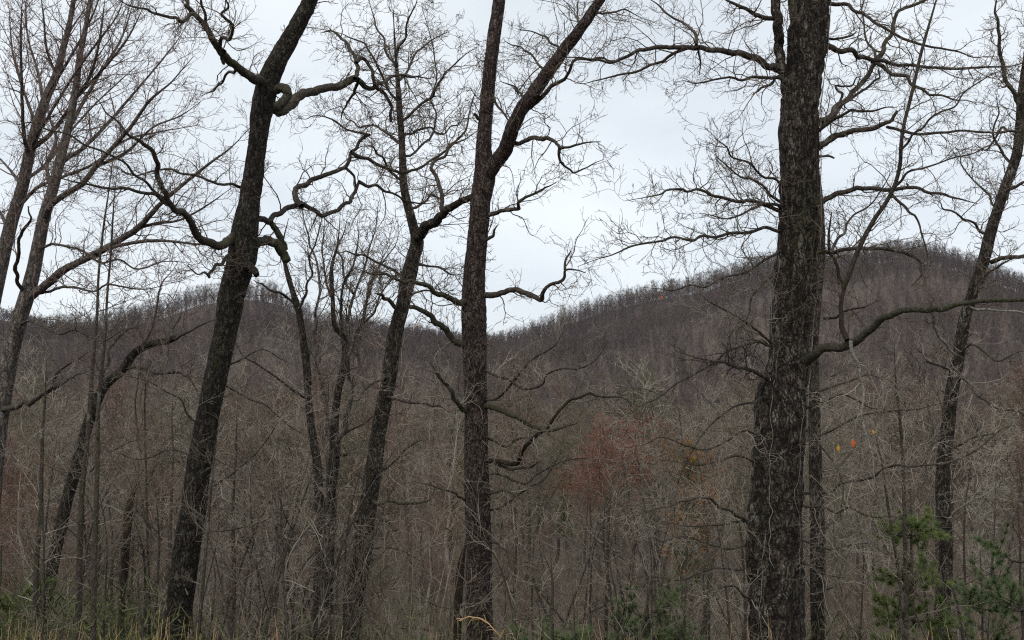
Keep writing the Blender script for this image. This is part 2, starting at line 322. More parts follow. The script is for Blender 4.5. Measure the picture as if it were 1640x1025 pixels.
C.limb([(402, 398), (414, 386), (430, 382), (445, 390), (454, 404), (459, 418)], 9, 9, .3, MOSSY, .1, name='burl')
C.limb([(434, 357), (442, 368), (451, 385), (456, 400)], 5, 7, .15, MOSSY, .2, d0=9.15)
C.limb([(398, 418), (406, 430), (411, 441)], 9, 5, -.2, OAKD, 0, name='branch_stub')
for pts in ([(330, 690), (290, 640), (240, 612), (190, 600)], [(345, 610), (400, 640), (450, 670), (500, 700)], [(320, 740), (270, 720), (215, 735), (160, 720)], [(310, 800), (370, 760), (430, 700), (470, 640)], [(300, 880), (360, 850), (430, 830), (490, 800)], [(352, 590), (420, 560), (470, 585)]):
    C.limb(pts, 1.8, .8, rng.uniform(-1.2, .6), tw=1.3, twmat=TWP, jig=.6)
C.twigs(C.P[60:], C.R[60:], 60, (25, 85), C.trunk, tmin=.3)

# --- middle-left leaning oak
E = Tree('slender_oak', 'slim grey leaning oak between the leaning dark oak and the straight centre oak', 'tree',
 [(558, 1040, 16), (567, 962, 15), (580, 887, 15), (590, 812, 14), (600, 737, 13), (610, 672, 12), (620, 622, 12), (629, 562, 12), (639, 512, 12), (646, 485, 12), (653, 450, 12), (661, 415, 11), (668, 388, 11), (662, 362, 8), (653, 330, 7), (647, 300, 6.5), (645, 260, 6), (643, 220, 5.5), (640, 180, 5), (637, 130, 4), (633, 80, 3), (630, 20, 2)], 13., OAK, .007, 36, lump=.09)
E.limb([(667, 392), (685, 368), (700, 354), (715, 340), (732, 326), (757, 315)], 9, 5, -.8, OAK, .6)
E.limb([(712, 342), (707, 325), (702, 295), (692, 272), (698, 258), (720, 235), (745, 212), (752, 180), (760, 150)], 5, 1.5, .5, d0=12.5)
for pts, r, dz in (([(643, 195), (660, 180), (690, 155), (700, 135), (712, 115), (735, 95), (765, 75)], 3.5, -.8), ([(645, 235), (620, 215), (600, 202), (575, 205), (555, 190), (545, 160)], 3.2, 1.2), ([(640, 165), (625, 150), (612, 120), (600, 95), (585, 70), (560, 60), (535, 50)], 3, -.8),
 ([(638, 130), (655, 110), (668, 85), (690, 65), (720, 50)], 2.8, 1), ([(647, 290), (625, 275), (612, 250), (598, 235), (570, 240)], 3, -1.4), ([(642, 215), (665, 210), (690, 205), (712, 215), (735, 200), (748, 175)], 3, 1.3), ([(636, 110), (620, 85), (615, 60), (600, 30), (590, 0)], 2.5, .8), ([(634, 90), (650, 60), (655, 30), (670, -10)], 2.5, -.7),
 ([(655, 335), (675, 328), (690, 312), (705, 318), (725, 305), (745, 300)], 3, 1.4), ([(645, 250), (668, 240), (690, 220), (697, 195), (690, 160), (700, 120), (690, 60), (675, 10)], 2.8, 1.2)):
    E.limb(pts, r, 1.1, dz, tw=1.25, wig=.45)
E.limb([(640, 497), (624, 481), (612, 471), (602, 470)], 5, 2.5, -.5, MOSSY, .3)
E.limb([(650, 445), (628, 430), (605, 420), (580, 408), (555, 402), (535, 404)], 2.6, 1, -1.)
E.limb([(655, 430), (680, 425), (705, 428), (725, 440), (745, 436)], 2.6, 1, 1.)
E.limb([(648, 475), (670, 468), (700, 470), (728, 462)], 3, 1, 1.2)
E.limb([(592, 803), (605, 808), (640, 807), (672, 806), (690, 800)], 4, 2, -.6, MOSSY, 1.2)
E.limb([(592, 822), (610, 832), (624, 838), (634, 850)], 3.5, 3, -.4, MOSSY, .2)
E.limb([(612, 640), (640, 640), (680, 645), (705, 650), (725, 662)], 2.6, 1, -.6, tw=1.2, twmat=TWP)
E.limb([(600, 760), (625, 745), (650, 720), (690, 712)], 2.2, 1, -.7, tw=1.2, twmat=TWP)
E.limb([(585, 860), (612, 875), (640, 880), (675, 900)], 2, 1, -.7, tw=1.2, twmat=TWP)
E.limb([(578, 830), (555, 845), (535, 870), (518, 880)], 2.4, 1, -.7, tw=1.2, twmat=TWP)
E.limb([(622, 600), (600, 612), (575, 640), (550, 648)], 2.4, 1, -.7, tw=1.2, twmat=TWP)
E.twigs(E.P[40:], E.R[40:], 90, (20, 75), E.trunk, tmin=.1)

# --- centre oak
Fo = Tree('centre_oak', 'straight brown-barked oak in the centre that forks into two stems', 'tree',
 [(770, 1040, 21), (768, 960, 20.5), (767, 880, 20), (765, 800, 20), (763, 720, 19), (762, 640, 18), (760, 560, 19), (759, 500, 20), (759, 450, 18), (763, 400, 17), (768, 350, 16), (770, 320, 16), (776, 285, 17), (775, 240, 13), (777, 200, 11.5), (782, 140, 11), (787, 90, 11), (792, 50, 11), (798, 10, 10), (804, -40, 10)], 11., OAKR, .009, 48, lump=.05)
Fo.limb([(774, 292), (790, 266), (808, 240), (818, 215), (828, 190), (850, 155), (875, 118), (900, 85), (925, 52), (945, 25), (978, -25)], 14, 8, -.8, OAKR, .6, sides=16, jig=.3)
Fo.limb([(828, 205), (845, 178), (880, 148), (903, 128), (915, 108), (924, 94), (945, 96), (965, 92), (990, 98), (1015, 108)], 5, 1.2, -1.2, d0=10.8)
Fo.limb([(822, 228), (850, 221), (875, 224), (896, 236), (925, 231), (962, 227)], 5, 1.6, -1., d0=10.8, tw=.9)
Fo.limb([(896, 236), (897, 256), (905, 266), (920, 277), (940, 268), (968, 255)], 3.2, 1, .4, d0=10.1)
Fo.limb([(778, 347), (795, 340), (815, 335), (829, 333), (830, 322), (850, 312), (875, 300), (892, 291)], 5.5, 1.6, -.6, tw=.9)
Fo.limb([(772, 475), (805, 468), (840, 468), (870, 476), (875, 462), (900, 450), (906, 432), (938, 437)], 6.5, 1.8, -.9, tw=.7)
Fo.limb([(905, 432), (908, 412), (915, 398)], 2.6, 1, .1, d0=10.2)
Fo.limb([(900, 90), (892, 75), (875, 60), (850, 50), (825, 45)], 3, 1, .8, d0=10.4)
Fo.limb([(880, 112), (860, 100), (840, 80), (820, 72), (805, 60)], 3, 1, .8, d0=10.5)
Fo.limb([(920, 58), (930, 40), (925, 15), (930, -12)], 3, 1.3, .8, d0=10.3)
Fo.limb([(940, 30), (965, 22), (1000, 15), (1030, 30)], 2.6, 1, .8, d0=10.3)
Fo.limb([(852, 155), (835, 150), (825, 138), (800, 130)], 2.6, 1, .8, d0=10.7)
Fo.limb([(772, 196), (765, 188), (759, 182)], 4, 3, -.1, tw=0, name='branch_stub')
Fo.limb([(785, 150), (798, 172), (816, 196)], 3, 2, -.2, tw=.4)
Fo.limb([(752, 488), (735, 482), (715, 472), (690, 460), (660, 450), (634, 447), (600, 440), (570, 430)], 7.5, 1.3, -1., MOSSY, .9)
Fo.limb([(752, 566), (735, 548), (718, 528), (700, 514), (685, 500), (668, 493), (655, 491)], 7, 4, -.5, MOSSY, .7)
Fo.limb([(770, 652), (800, 658), (825, 668), (850, 681), (870, 688), (895, 685), (925, 678)], 6, 2, -.8, MOSSY, 1.)
Fo.limb([(772, 738), (800, 738), (828, 742), (832, 722), (850, 702), (875, 684), (910, 642), (945, 630), (985, 636), (1010, 645)], 5.5, 1.2, -1.2, DEAD, .7, twmat=TWP)
Fo.limb([(790, 740), (820, 750), (850, 748), (868, 735)], 3.5, 1.5, -.4, d0=10.9, tw=1., twmat=TWP)
Fo.limb([(755, 668), (742, 655), (733, 643), (722, 625), (710, 612), (700, 598), (689, 580)], 5.5, 2.4, -.5, MOSSY, 1.2, twmat=TWP)
Fo.limb([(755, 805), (735, 795), (715, 785), (690, 777), (660, 770)], 3, 1, -.6, twmat=TWP, tw=1.2)
Fo.limb([(775, 865), (800, 868), (812, 880), (818, 905), (812, 925), (795, 945)], 3.5, 2, -.6, twmat=TWP, tw=1.2)
Fo.limb([(772, 590), (800, 605), (830, 620), (868, 616), (900, 590), (950, 580), (975, 540)], 2.5, 1, -1., twmat=TWP, tw=1.2)
for pts in ([(772, 700), (810, 715), (860, 700), (905, 655), (930, 600)], [(775, 820), (820, 800), (870, 770), (900, 720)], [(772, 640), (830, 600), (880, 560), (905, 520)], [(772, 760), (840, 775), (900, 740), (960, 735)]): Fo.limb(pts, 2.4, .9, rng.uniform(-1.2, .4), tw=1.3, twmat=TWP)
Fo.limb([(772, 790), (810, 785), (850, 805), (890, 815)], 2.5, 1, -.6, twmat=TWP, tw=1.2)
Fo.limb([(768, 395), (790, 378), (797, 360)], 4, 2, -.2, tw=.4, name='branch_stub')
Fo.twigs(Fo.P[120:], Fo.R[120:], 90, (22, 80), Fo.trunk, tmin=.1, tmax=.9)

Fo.twigs(Fo.P[:140], Fo.R[:140], 90, (20, 95), Fo.trunk, .25, .02, 1.0, TWP, 3, .3); E.twigs(E.P[:150], E.R[:150], 80, (20, 100), E.trunk, .25, .02, 1.0, TWP, 3, .3)
# --- big right oak
G = Tree('big_oak', 'thickest trunk in view, a rough dark oak right of centre draped with vines and shoots', 'tree',
 [(1242, 1040, 43), (1242, 962, 42), (1241, 900, 43), (1239, 850, 43), (1240, 810, 41), (1244, 762, 39), (1248, 700, 39), (1252, 637, 38), (1260, 600, 33), (1264, 550, 31), (1266, 500, 32), (1272, 460, 33), (1276, 400, 33), (1279, 350, 32), (1280, 300, 31), (1279, 250, 31), (1279, 200, 31), (1283, 150, 30), (1291, 100, 29), (1295, 50, 31), (1296, 0, 33), (1298, -45, 33)], 7., OAK, .020, 110, lump=.07, furrow=.055)
G.limb([(1268, 165), (1257, 140), (1252, 100), (1248, 60), (1245, 25), (1243, -25)], 10, 8, -.1, OAK, .5, sides=14)
G.limb([(1262, 115), (1266, 70), (1272, 30), (1272, -20)], 6, 4, -.35, tw=.4)
G.limb([(1256, 112), (1240, 104), (1215, 95), (1185, 85), (1155, 78), (1120, 72), (1090, 72), (1050, 74), (1020, 80), (990, 95), (960, 96), (930, 92), (895, 98)], 8, 1.4, -.8, tw=.9)
G.limb([(1120, 76), (1085, 84), (1062, 99), (1020, 114), (985, 121), (950, 130), (920, 134)], 4, 1, .4, d0=6.5, tw=.7)
G.limb([(1115, 72), (1112, 52), (1095, 38), (1065, 20), (1035, -5)], 3.6, 1.5, .3, d0=6.5)
G.limb([(1118, 78), (1122, 100), (1120, 120)], 2.4, 1, .1, d0=6.5)
G.limb([(1256, 126), (1235, 125), (1205, 125), (1180, 128), (1150, 126), (1110, 133), (1080, 133)], 4, 1, -.8)
G.limb([(1258, 122), (1238, 112), (1222, 106)], 3.2, 1.5, -.1, tw=.4, jig=.3)
G.limb([(1255, 120), (1235, 135), (1215, 145), (1205, 152)], 3, 2, -.3, tw=.4)
G.limb([(1246, 30), (1215, 25), (1190, 12), (1155, -4)], 5, 2.5, -.5)
G.limb([(1310, 72), (1345, 82), (1375, 92), (1400, 98), (1440, 105), (1480, 109), (1530, 112), (1580, 108), (1645, 98)], 6.5, 2, .6)
G.limb([(1400, 98), (1430, 118), (1460, 136), (1490, 152), (1530, 160), (1565, 168)], 4.5, 1, -.5, d0=7.4)
G.limb([(1398, 100), (1415, 80), (1430, 52), (1438, 22), (1458, 12), (1490, -5)], 5.5, 3, .3, d0=7.4, tw=.7)
G.limb([(1402, 98), (1390, 70), (1384, 35), (1380, -10)], 2.6, 1, .3, d0=7.4)
G.limb([(1300, 196), (1340, 168), (1365, 145), (1390, 120), (1404, 98)], 6, 4.5, .45, tw=.5)
G.limb([(1302, 205), (1350, 168), (1390, 140), (1409, 124), (1405, 102)], 3.6, 2, .6, tw=.6)
G.limb([(1345, 165), (1350, 150), (1338, 138), (1365, 137), (1380, 122)], 2.6, 1.5, .2, d0=7.3, tw=.4)
G.limb([(1302, 235), (1335, 218), (1365, 210), (1400, 205), (1425, 195), (1437, 178)], 7, 3, -.4, tw=.5)
G.limb([(1302, 252), (1325, 228), (1345, 215), (1366, 212)], 5, 3, -.2, tw=.2)
G.limb([(1420, 203), (1450, 210), (1490, 213), (1540, 209), (1600, 212), (1650, 214)], 3.4, 1.5, -.3, d0=6.7)
G.limb([(1300, 218), (1335, 192), (1365, 175), (1400, 177), (1435, 172)], 4, 1.5, -.6)
G.limb([(1302, 335), (1340, 312), (1375, 302), (1400, 302), (1430, 305), (1470, 303), (1510, 312), (1540, 320), (1565, 326)], 6, 1.8, -.5, tw=.5)
G.limb([(1425, 307), (1450, 330), (1465, 345), (1475, 370), (1485, 426)], 3.2, 1.2, -.2, d0=6.6, tw=.8)
G.limb([(1320, 5), (1360, 5), (1385, 20), (1420, 45), (1460, 65), (1510, 78), (1560, 92), (1600, 90)], 4.5, 1, -.6)
G.limb([(1302, 250), (1325, 249), (1336, 253)], 3, 2, .1, tw=0, name='branch_stub')
G.limb([(1308, 60), (1340, 62), (1372, 50)], 3.5, 2, .3, tw=.5)
G.limb([(1256, 340), (1215, 328), (1180, 325), (1140, 315), (1100, 308), (1070, 305), (1040, 315), (1000, 322)], 4.5, 1, -.9, tw=1.3, up=.14)
G.limb([(1252, 334), (1225, 325), (1200, 335), (1160, 350), (1120, 342)], 3.5, 1, -.5, tw=1.3, up=.14)
G.limb([(1250, 372), (1200, 372), (1150, 380), (1110, 384), (1060, 385), (1010, 395), (975, 410), (925, 427)], 3.6, 1, -1.1, tw=1.3, up=.1)
G.limb([(1255, 300), (1225, 285), (1200, 262), (1170, 250), (1150, 225), (1130, 205)], 3, .8, -.7, tw=1.4, up=.1)
G.limb([(1252, 325), (1225, 300), (1190, 285), (1160, 262), (1142, 235)], 2.6, .8, -.4, tw=1.4, up=.1)
G.limb([(1250, 400), (1220, 420), (1180, 440), (1130, 460), (1080, 465), (1030, 460)], 3, .8, -.6, tw=1.2, up=.1)
G.limb([(1245, 430), (1225, 450), (1200, 500), (1180, 530), (1175, 560)], 3, 1, -.5, tw=1.4, twmat=TWP)
G.limb([(1270, 592), (1290, 572), (1312, 553), (1345, 548), (1370, 540), (1395, 523), (1415, 505), (1440, 497), (1480, 495), (1510, 492), (1540, 484), (1590, 481), (1650, 480)], 10, 3.4, -1.2, MOSSY, .3, sides=12)
G.limb([(1538, 485), (1560, 495), (1600, 498), (1650, 503)], 3.2, 2, .2, PALE, .5, d0=5.9)
G.limb([(1357, 545), (1349, 522), (1348, 490), (1352, 458), (1342, 430), (1330, 405), (1327, 375), (1332, 340)], 5.5, 2.5, .4, DEAD, .8, d0=6.5)
G.limb([(1350, 462), (1360, 440), (1373, 405), (1387, 375), (1402, 348), (1418, 325), (1432, 298), (1441, 265), (1443, 230), (1447, 200), (1460, 150), (1475, 85), (1492, 25), (1508, -30)], 5.5, 2.6, -.5, tw=.8, d0=6.5, jig=.3)
G.limb([(1443, 240), (1462, 215), (1490, 190), (1530, 170), (1570, 130), (1610, 115)], 2.4, .9, -.3, d0=6.1)
G.limb([(1432, 300), (1455, 275), (1500, 262), (1560, 245), (1600, 225)], 2.4, .9, -.3, d0=6.2)
G.limb([(1330, 405), (1352, 375), (1368, 345), (1400, 322), (1430, 270)], 2.6, .9, .3, d0=6.6)
G.limb([(1363, 545), (1365, 570), (1375, 600), (1382, 640), (1379, 665), (1386, 692), (1398, 740), (1405, 780)], 4, 2, .1, PALE, .6, d0=6.4, twmat=TWP)
G.limb([(1490, 497), (1494, 520), (1505, 540), (1518, 558), (1532, 570)], 3.4, 2.6, .3, PALE, .2, d0=6.0)
G.limb([(1285, 408), (1318, 402), (1345, 400), (1380, 398), (1420, 398), (1450, 405), (1475, 420), (1476, 440), (1460, 458)], 4.5, 2, -.5, tw=.9)
G.limb([(1320, 510), (1350, 500), (1380, 492), (1410, 480)], 2.6, 1, -.5, tw=.6)
G.limb([(1242, 606), (1225, 603), (1195, 590), (1160, 580), (1125, 575), (1090, 565)], 5, 1.2, -.6, twmat=TWD)
G.limb([(1248, 550), (1215, 548), (1185, 556), (1140, 582), (1080, 617), (1030, 648), (990, 670)], 3, 1, -.7, twmat=TWD)
G.limb([(1245, 560), (1200, 520), (1150, 490), (1120, 470)], 3, 1, -.6, twmat=TWP)
G.limb([(1205, 838), (1190, 830), (1170, 818), (1140, 800), (1115, 797), (1090, 803), (1050, 815), (1005, 822)], 3.4, 1, -.6, twmat=TWP)
G.limb([(1205, 840), (1170, 838), (1130, 842), (1060, 835)], 2.4, 1, -.4, twmat=TWP)
G.limb([(1210, 960), (1180, 940), (1140, 955), (1100, 985)], 2.4, 1, -.5, twmat=TWP)
G.limb([(1270, 808), (1320, 812), (1360, 812), (1400, 828), (1450, 834)], 3, 1, -.8, twmat=TWP)
G.limb([(1278, 790), (1330, 788), (1375, 770), (1415, 752), (1460, 748), (1520, 742), (1600, 690), (1640, 680)], 2.6, 1, -1.0, twmat=TWP)
G.limb([(1275, 660), (1320, 645), (1370, 640), (1420, 655)], 2.6, 1, -.6, twmat=TWP)
G.limb([(1275, 900), (1310, 915), (1350, 925)], 2.2, 1, -.5, twmat=TWP)
for pts in ([(1240, 700), (1190, 690), (1130, 720), (1060, 700), (990, 720)], [(1242, 760), (1180, 730), (1120, 745), (1050, 735)], [(1245, 640), (1180, 650), (1130, 690), (1090, 760), (1080, 850)], [(1240, 870), (1170, 880), (1100, 860), (1040, 880)], [(1235, 900), (1150, 910), (1090, 930), (1020, 925)],
    [(1270, 720), (1330, 690), (1400, 660), (1470, 655), (1530, 640)], [(1268, 860), (1330, 880), (1390, 870), (1440, 900)], [(1268, 640), (1330, 620), (1390, 600), (1430, 610)], [(1270, 680), (1320, 720), (1350, 780), (1360, 860)]):
    G.limb(pts, 2., .8, rng.uniform(-.9, .8), tw=1.2, twmat=TWP, jig=.6)
G.twigs(G.P[60:], G.R[60:], 230, (20, 105), G.trunk, .3, .03, .95, TW, 3, .02)
def vine(tr, k0, k1, th0, r, mat, wob=.5, off=.006):
    K = 60; idx = np.linspace(k0, k1, K).astype(int); th = th0+np.cumsum(rng.normal(0, .09*wob*2, K)); rr = tr.R[idx]+off+np.abs(np.cumsum(rng.normal(0, .002, K)))
    P = tr.P[idx].copy(); P[:, 0] += np.cos(th)*rr; P[:, 1] += np.sin(th)*rr; P = spline(P[::2], K)
    ch, a = pipe(P-tr.base, np.linspace(r, r*.6, K), 6, 0, lump=.15); part('vine', ch, mat, tr.root, attr=a)
nG = len(G.P)
for k in range(14):
    a = rng.uniform(0, .7); vine(G, int(a*nG), int(min(.98, a+rng.uniform(.15, .35))*nG), -math.pi/2+rng.uniform(-1.4, 1.4), rng.uniform(.002, .005), LIMB if k % 2 else PALE, .22)
# a few last leaves on its shoots
LEAF, t, b = newmat('orange_leaf'); b.inputs['Base Color'].default_value = (.42, .10, .02, 1); b.inputs['Roughness'].default_value = .6
LEAFY, t, b = newmat('yellow_leaf'); b.inputs['Base Color'].default_value = (.42, .22, .03, 1)
def leaf(tr, x, y, Y, s, mat):
    u = np.linspace(-1, 1, 9); w = .5*np.cos(u*math.pi/2)**.7*(1+.35*np.sin(u*9)); c = at(x, y, Y)-tr.base
    a = rng.uniform(-.4, .4); vs = []
    for sgn in (-1, 0, 1):
        for k in range(9): vs.append(c+np.array([sgn*w[k]*s*.8+u[k]*s*math.sin(a)*.6, (abs(sgn)*.25*w[k]+.1*u[k]**2)*s, u[k]*s*math.cos(a)*.8]))
    f = np.array([(r*9+k, r*9+k+1, (r+1)*9+k+1, (r+1)*9+k) for r in range(2) for k in range(8)]); part('leaf', [(np.array(vs), f)], mat, tr.root)
leaf(G, 1367, 710, 6.3, .033, LEAF); leaf(G, 1343, 718, 6.35, .026, LEAFY); leaf(G, 1399, 692, 6.3, .02, LEAFY); leaf(G, 1060, 476, 6.3, .017, LEAF)

# --- grey trunk just behind the big oak
Ho = Tree('grey_trunk_tree', 'slim pale grey trunk standing right behind the right side of the big rough oak', 'tree',
 [(1311, 1040, 10), (1308, 962, 10), (1309, 850, 11), (1306, 760, 10), (1305, 700, 9.5), (1303, 620, 9.5), (1302, 560, 9), (1305, 500, 9), (1312, 430, 8.5), (1313, 370, 8), (1309, 300, 7), (1300, 220, 5), (1290, 150, 4)], 10.5, OAK, .005, 28)
for pts in ([(1306, 760), (1340, 750), (1380, 700), (1420, 690)], [(1308, 860), (1340, 830), (1370, 790)], [(1303, 620), (1340, 600), (1360, 575)], [(1311, 430), (1350, 410), (1390, 370), (1420, 330)], [(1308, 950), (1345, 920), (1370, 870)]): Ho.limb(pts, 2.4, .9, .8, twmat=TWP)

# --- right leaning tree
I = Tree('curving_tree', 'slim mottled trunk curving up to the right near the right edge', 'tree',
 [(1508, 1040, 12), (1510, 962, 11.5), (1515, 892, 11), (1512, 822, 11), (1510, 762, 10.5), (1515, 712, 10), (1523, 637, 10), (1535, 572, 10), (1545, 512, 9), (1553, 485, 9), (1565, 450, 9.5), (1577, 410, 9.5), (1587, 370, 9), (1600, 330, 8.5), (1610, 300, 8), (1622, 270, 8), (1630, 240, 8), (1633, 200, 7), (1636, 150, 6), (1642, 90, 5), (1650, 20, 4)], 11., OAK, .005, 28, lump=.08)
I.limb([(1632, 170), (1620, 142), (1608, 115), (1600, 80), (1598, 50), (1593, 20), (1598, -10)], 5, 2, -.4, tw=1.5, tl=(20, 70))
I.limb([(1620, 262), (1600, 235), (1590, 215), (1600, 180), (1595, 150)], 3, 1, -.5, tw=1.3, tl=(20, 70))
I.limb([(1588, 420), (1605, 413), (1625, 412), (1650, 410)], 5, 3.5, -.3, tw=.6)
I.limb([(1606, 310), (1625, 300), (1650, 288)], 4, 2.5, -.3, tw=1.)
I.limb([(1600, 335), (1585, 315), (1560, 290), (1540, 265), (1530, 235)], 2.8, 1, .5, tw=1.2)
I.limb([(1578, 375), (1560, 358), (1535, 345), (1510, 335), (1495, 320)], 2.6, 1, -.5, tw=1.)
I.limb([(1532, 598), (1510, 588), (1482, 578), (1482, 592), (1468, 608)], 3.2, 1.6, -.5, twmat=TWP, tw=.6)
I.limb([(1535, 572), (1560, 552), (1600, 578), (1650, 560)], 3, 1.4, -.6, twmat=TWP)
I.limb([(1530, 600), (1560, 630), (1600, 655), (1650, 672)], 3, 1.4, -.6, twmat=TWP)
I.limb([(1512, 840), (1530, 820), (1560, 800), (1600, 775)], 2.6, 1, -.6, PALE, 1, twmat=TWP)
I.limb([(1512, 700), (1480, 735), (1470, 790), (1455, 835)], 2.4, 1, -.6, twmat=TWP)
I.limb([(1515, 720), (1560, 700), (1600, 692)], 2.2, 1, -.6, twmat=TWP)
I.limb([(1550, 495), (1580, 440), (1610, 420), (1650, 405)], 3, 1, -.8, tw=1.2)
I.limb([(1634, 210), (1605, 205), (1580, 240), (1560, 228)], 2.4, 1, .5, tw=1.2)
I.twigs(I.P[100:], I.R[100:], 80, (20, 80), I.trunk, tmin=.1)

# --- left pair of maples
A1 = Tree('leftmost_maple', 'smooth grey-barked maple at the left edge with fine reddish upswept twigs', 'tree',
 [(-45, 1040, 17), (-40, 850, 16), (-32, 700, 15), (-22, 560, 14), (-8, 470, 13), (5, 410, 12.5), (20, 350, 11.5), (36, 300, 11), (48, 240, 10), (58, 205, 10), (75, 155, 8.5), (90, 120, 7.5), (102, 75, 6), (113, 30, 5), (122, -30, 4)], 12.5, MAPLE, .004, 28, TWR, slim=.84)
A2 = Tree('forked_maple', 'pale grey maple second from the left edge whose long limb sweeps up to the right', 'tree',
 [(-22, 1040, 18), (-18, 850, 17.5), (-8, 720, 17), (5, 630, 16), (18, 562, 15), (32, 510, 14.5), (50, 450, 13), (60, 400, 12), (70, 350, 11), (85, 300, 10), (98, 250, 8.5), (108, 210, 7.5), (120, 150, 6.5), (128, 90, 5.5), (137, 45, 4.5), (148, -20, 3.5)], 11.5, MAPLE, .004, 28, TWR, slim=.86)
kw = dict(wig=.15, up=.07, ang=.75, tl=(25, 125), jig=.45)
A2.limb([(52, 474), (70, 458), (105, 428), (150, 405), (185, 385), (215, 366), (235, 346), (255, 325), (290, 296), (330, 265), (370, 236), (400, 205)], 9, 1.3, -1.5, MAPLE, .8, **kw)
A2.limb([(150, 405), (200, 391), (260, 386), (330, 392), (375, 386)], 4.5, 1.2, -.6, MAPLE, .8, d0=10.9, **kw)
A2.limb([(215, 366), (250, 358), (290, 352), (330, 330), (372, 300)], 4, 1, -.4, MAPLE, .8, d0=10.7, **kw)
A2.limb([(70, 350), (85, 325), (130, 295), (155, 265), (185, 230), (215, 195), (240, 160), (275, 130), (310, 90)], 7, 1.2, -1.2, MAPLE, 1.05, **kw)
A2.limb([(88, 285), (102, 258), (135, 235), (175, 195), (205, 160), (240, 118), (280, 70), (300, 40)], 5, 1, .8, MAPLE, 1.05, **kw)
A2.limb([(105, 215), (130, 170), (165, 110), (195, 60), (215, 0)], 4.5, 1.5, 1., MAPLE, 1.05, **kw)
A2.limb([(118, 160), (145, 120), (160, 60), (168, 0)], 4, 1.5, -.6, MAPLE, 1.05, **kw)
A2.limb([(155, 265), (200, 245), (245, 205), (290, 185), (325, 160)], 3, .9, -.6, MAPLE, 1.05, d0=11, **kw)
A2.limb([(44, 480), (26, 455), (22, 430), (28, 400), (36, 370), (50, 350), (45, 330)], 4, 2.5, -.6, DEAD, .4)
A2.limb([(80, 300), (75, 260), (90, 225), (80, 190), (70, 150)], 4, 2, .7, MAPLE, .8, **kw)
A2.limb([(3, 655), (28, 653), (50, 648), (72, 630), (100, 615), (136, 597)], 6, 2.4, -1., LIMB, .4)
A2.limb([(72, 630), (90, 600), (115, 580), (142, 563)], 3.4, 1.6, -.4, LIMB, .6, d0=10.7)
A2.limb([(25, 530), (60, 520), (120, 530), (170, 545), (220, 525)], 2.6, 1, -1., LIMB, 1, twmat=TW)
A2.limb([(60, 470), (100, 460), (150, 468), (210, 462), (270, 455)], 3, 1, -1., LIMB, 1, twmat=TWR)
A2.limb([(60, 400), (100, 392), (160, 420), (220, 430), (300, 420)], 2.6, 1, -1., LIMB, 1, twmat=TWR)
for pts, r, dz in (([(75, 155), (95, 120), (125, 70), (150, 20), (165, -20)], 4, -.8), ([(50, 240), (85, 210), (120, 160), (165, 110), (205, 60), (235, 0)], 5, -1.2), ([(58, 205), (48, 175), (32, 130), (20, 80), (14, 10)], 4, .8), ([(45, 250), (38, 200), (35, 130), (33, 60), (36, -10)], 4.5, -1), ([(70, 165), (62, 120), (45, 60), (40, 0)], 4, .9), ([(90, 120), (75, 80), (70, 30), (65, -10)], 3, -.5),
    ([(36, 300), (15, 270), (-15, 240)], 4, .5), ([(15, 370), (-5, 330), (-30, 300)], 4, .5), ([(25, 335), (60, 300), (95, 285), (150, 262), (200, 225), (250, 212), (320, 200)], 4, -1.2), ([(38, 290), (75, 262), (110, 215), (160, 160), (230, 95)], 4, 1.4), ([(100, 80), (115, 45), (140, 10)], 3, .5), ([(48, 240), (70, 200), (100, 150), (140, 90), (185, 30), (200, -10)], 3.4, -1.6)):
    A1.limb(pts, r, 1.1, dz, MAPLE, 1.05, **kw)
A1.twigs(A1.P[150:], A1.R[150:], 25, (40, 130), A1.trunk, .16, .12, .6, TWR); A2.twigs(A2.P[150:], A2.R[150:], 25, (40, 130), A2.trunk, .16, .12, .6, TWR)

# --- thin leaning tree, twin stems, snags
B = Tree('bowed_tree', 'thin dark trunk bowing right between the left saplings, ending in bare crooked arms', 'tree',
 [(64, 1040, 11), (80, 930, 9.5), (105, 810, 9), (125, 740, 9), (141, 680, 8.5), (165, 622, 8), (195, 594, 7), (215, 566, 6.5), (240, 552, 6), (268, 546, 5.5), (280, 541, 5)], 12., OAKD, .003, 24)
B.limb([(205, 590), (235, 590), (260, 598), (288, 596), (303, 604), (314, 625), (322, 645)], 4, 1.3, -.6, tw=.6)
B.limb([(278, 543), (292, 537), (315, 525), (345, 512)], 3, 1.5, -.4, tw=.5); B.limb([(278, 543), (276, 530), (284, 515), (290, 500)], 3.4, 2, .3, tw=.6)
B.limb([(150, 660), (165, 600), (175, 560), (200, 530), (225, 520)], 4, 1.5, .6); B.limb([(105, 810), (130, 760), (170, 730), (220, 705)], 2.4, 1, -.6, twmat=TWP)
B.limb([(180, 605), (225, 560), (255, 470), (262, 450), (285, 420)], 3.4, 1, .8, tw=1.3, twmat=TWR)
S1 = Tree('mossy_snag', 'short dead black snag with a thin shoot on top, left of the leaning dark oak', 'dead tree',
 [(194, 1040, 4.5), (197, 945, 4.5), (200, 900, 5.5), (203, 850, 6.5), (208, 807, 7.5), (218, 779, 6), (224, 771, 3)], 10.5, DEAD, .002, 20, lump=.15)
S1.limb([(220, 776), (229, 755), (228, 735), (222, 700), (217, 640), (223, 590), (230, 540)], 3, 1, .5, LIMB, .8, twmat=TW)
S2 = Tree('leaning_snag', 'thin dark dead stem leaning against the foot of the centre oak', 'dead tree',
 [(731, 1040, 6.5), (734, 960, 6), (738, 910, 5.5), (745, 873, 4), (750, 850, 2)], 11.4, DEAD, .002, 16, lump=.12)
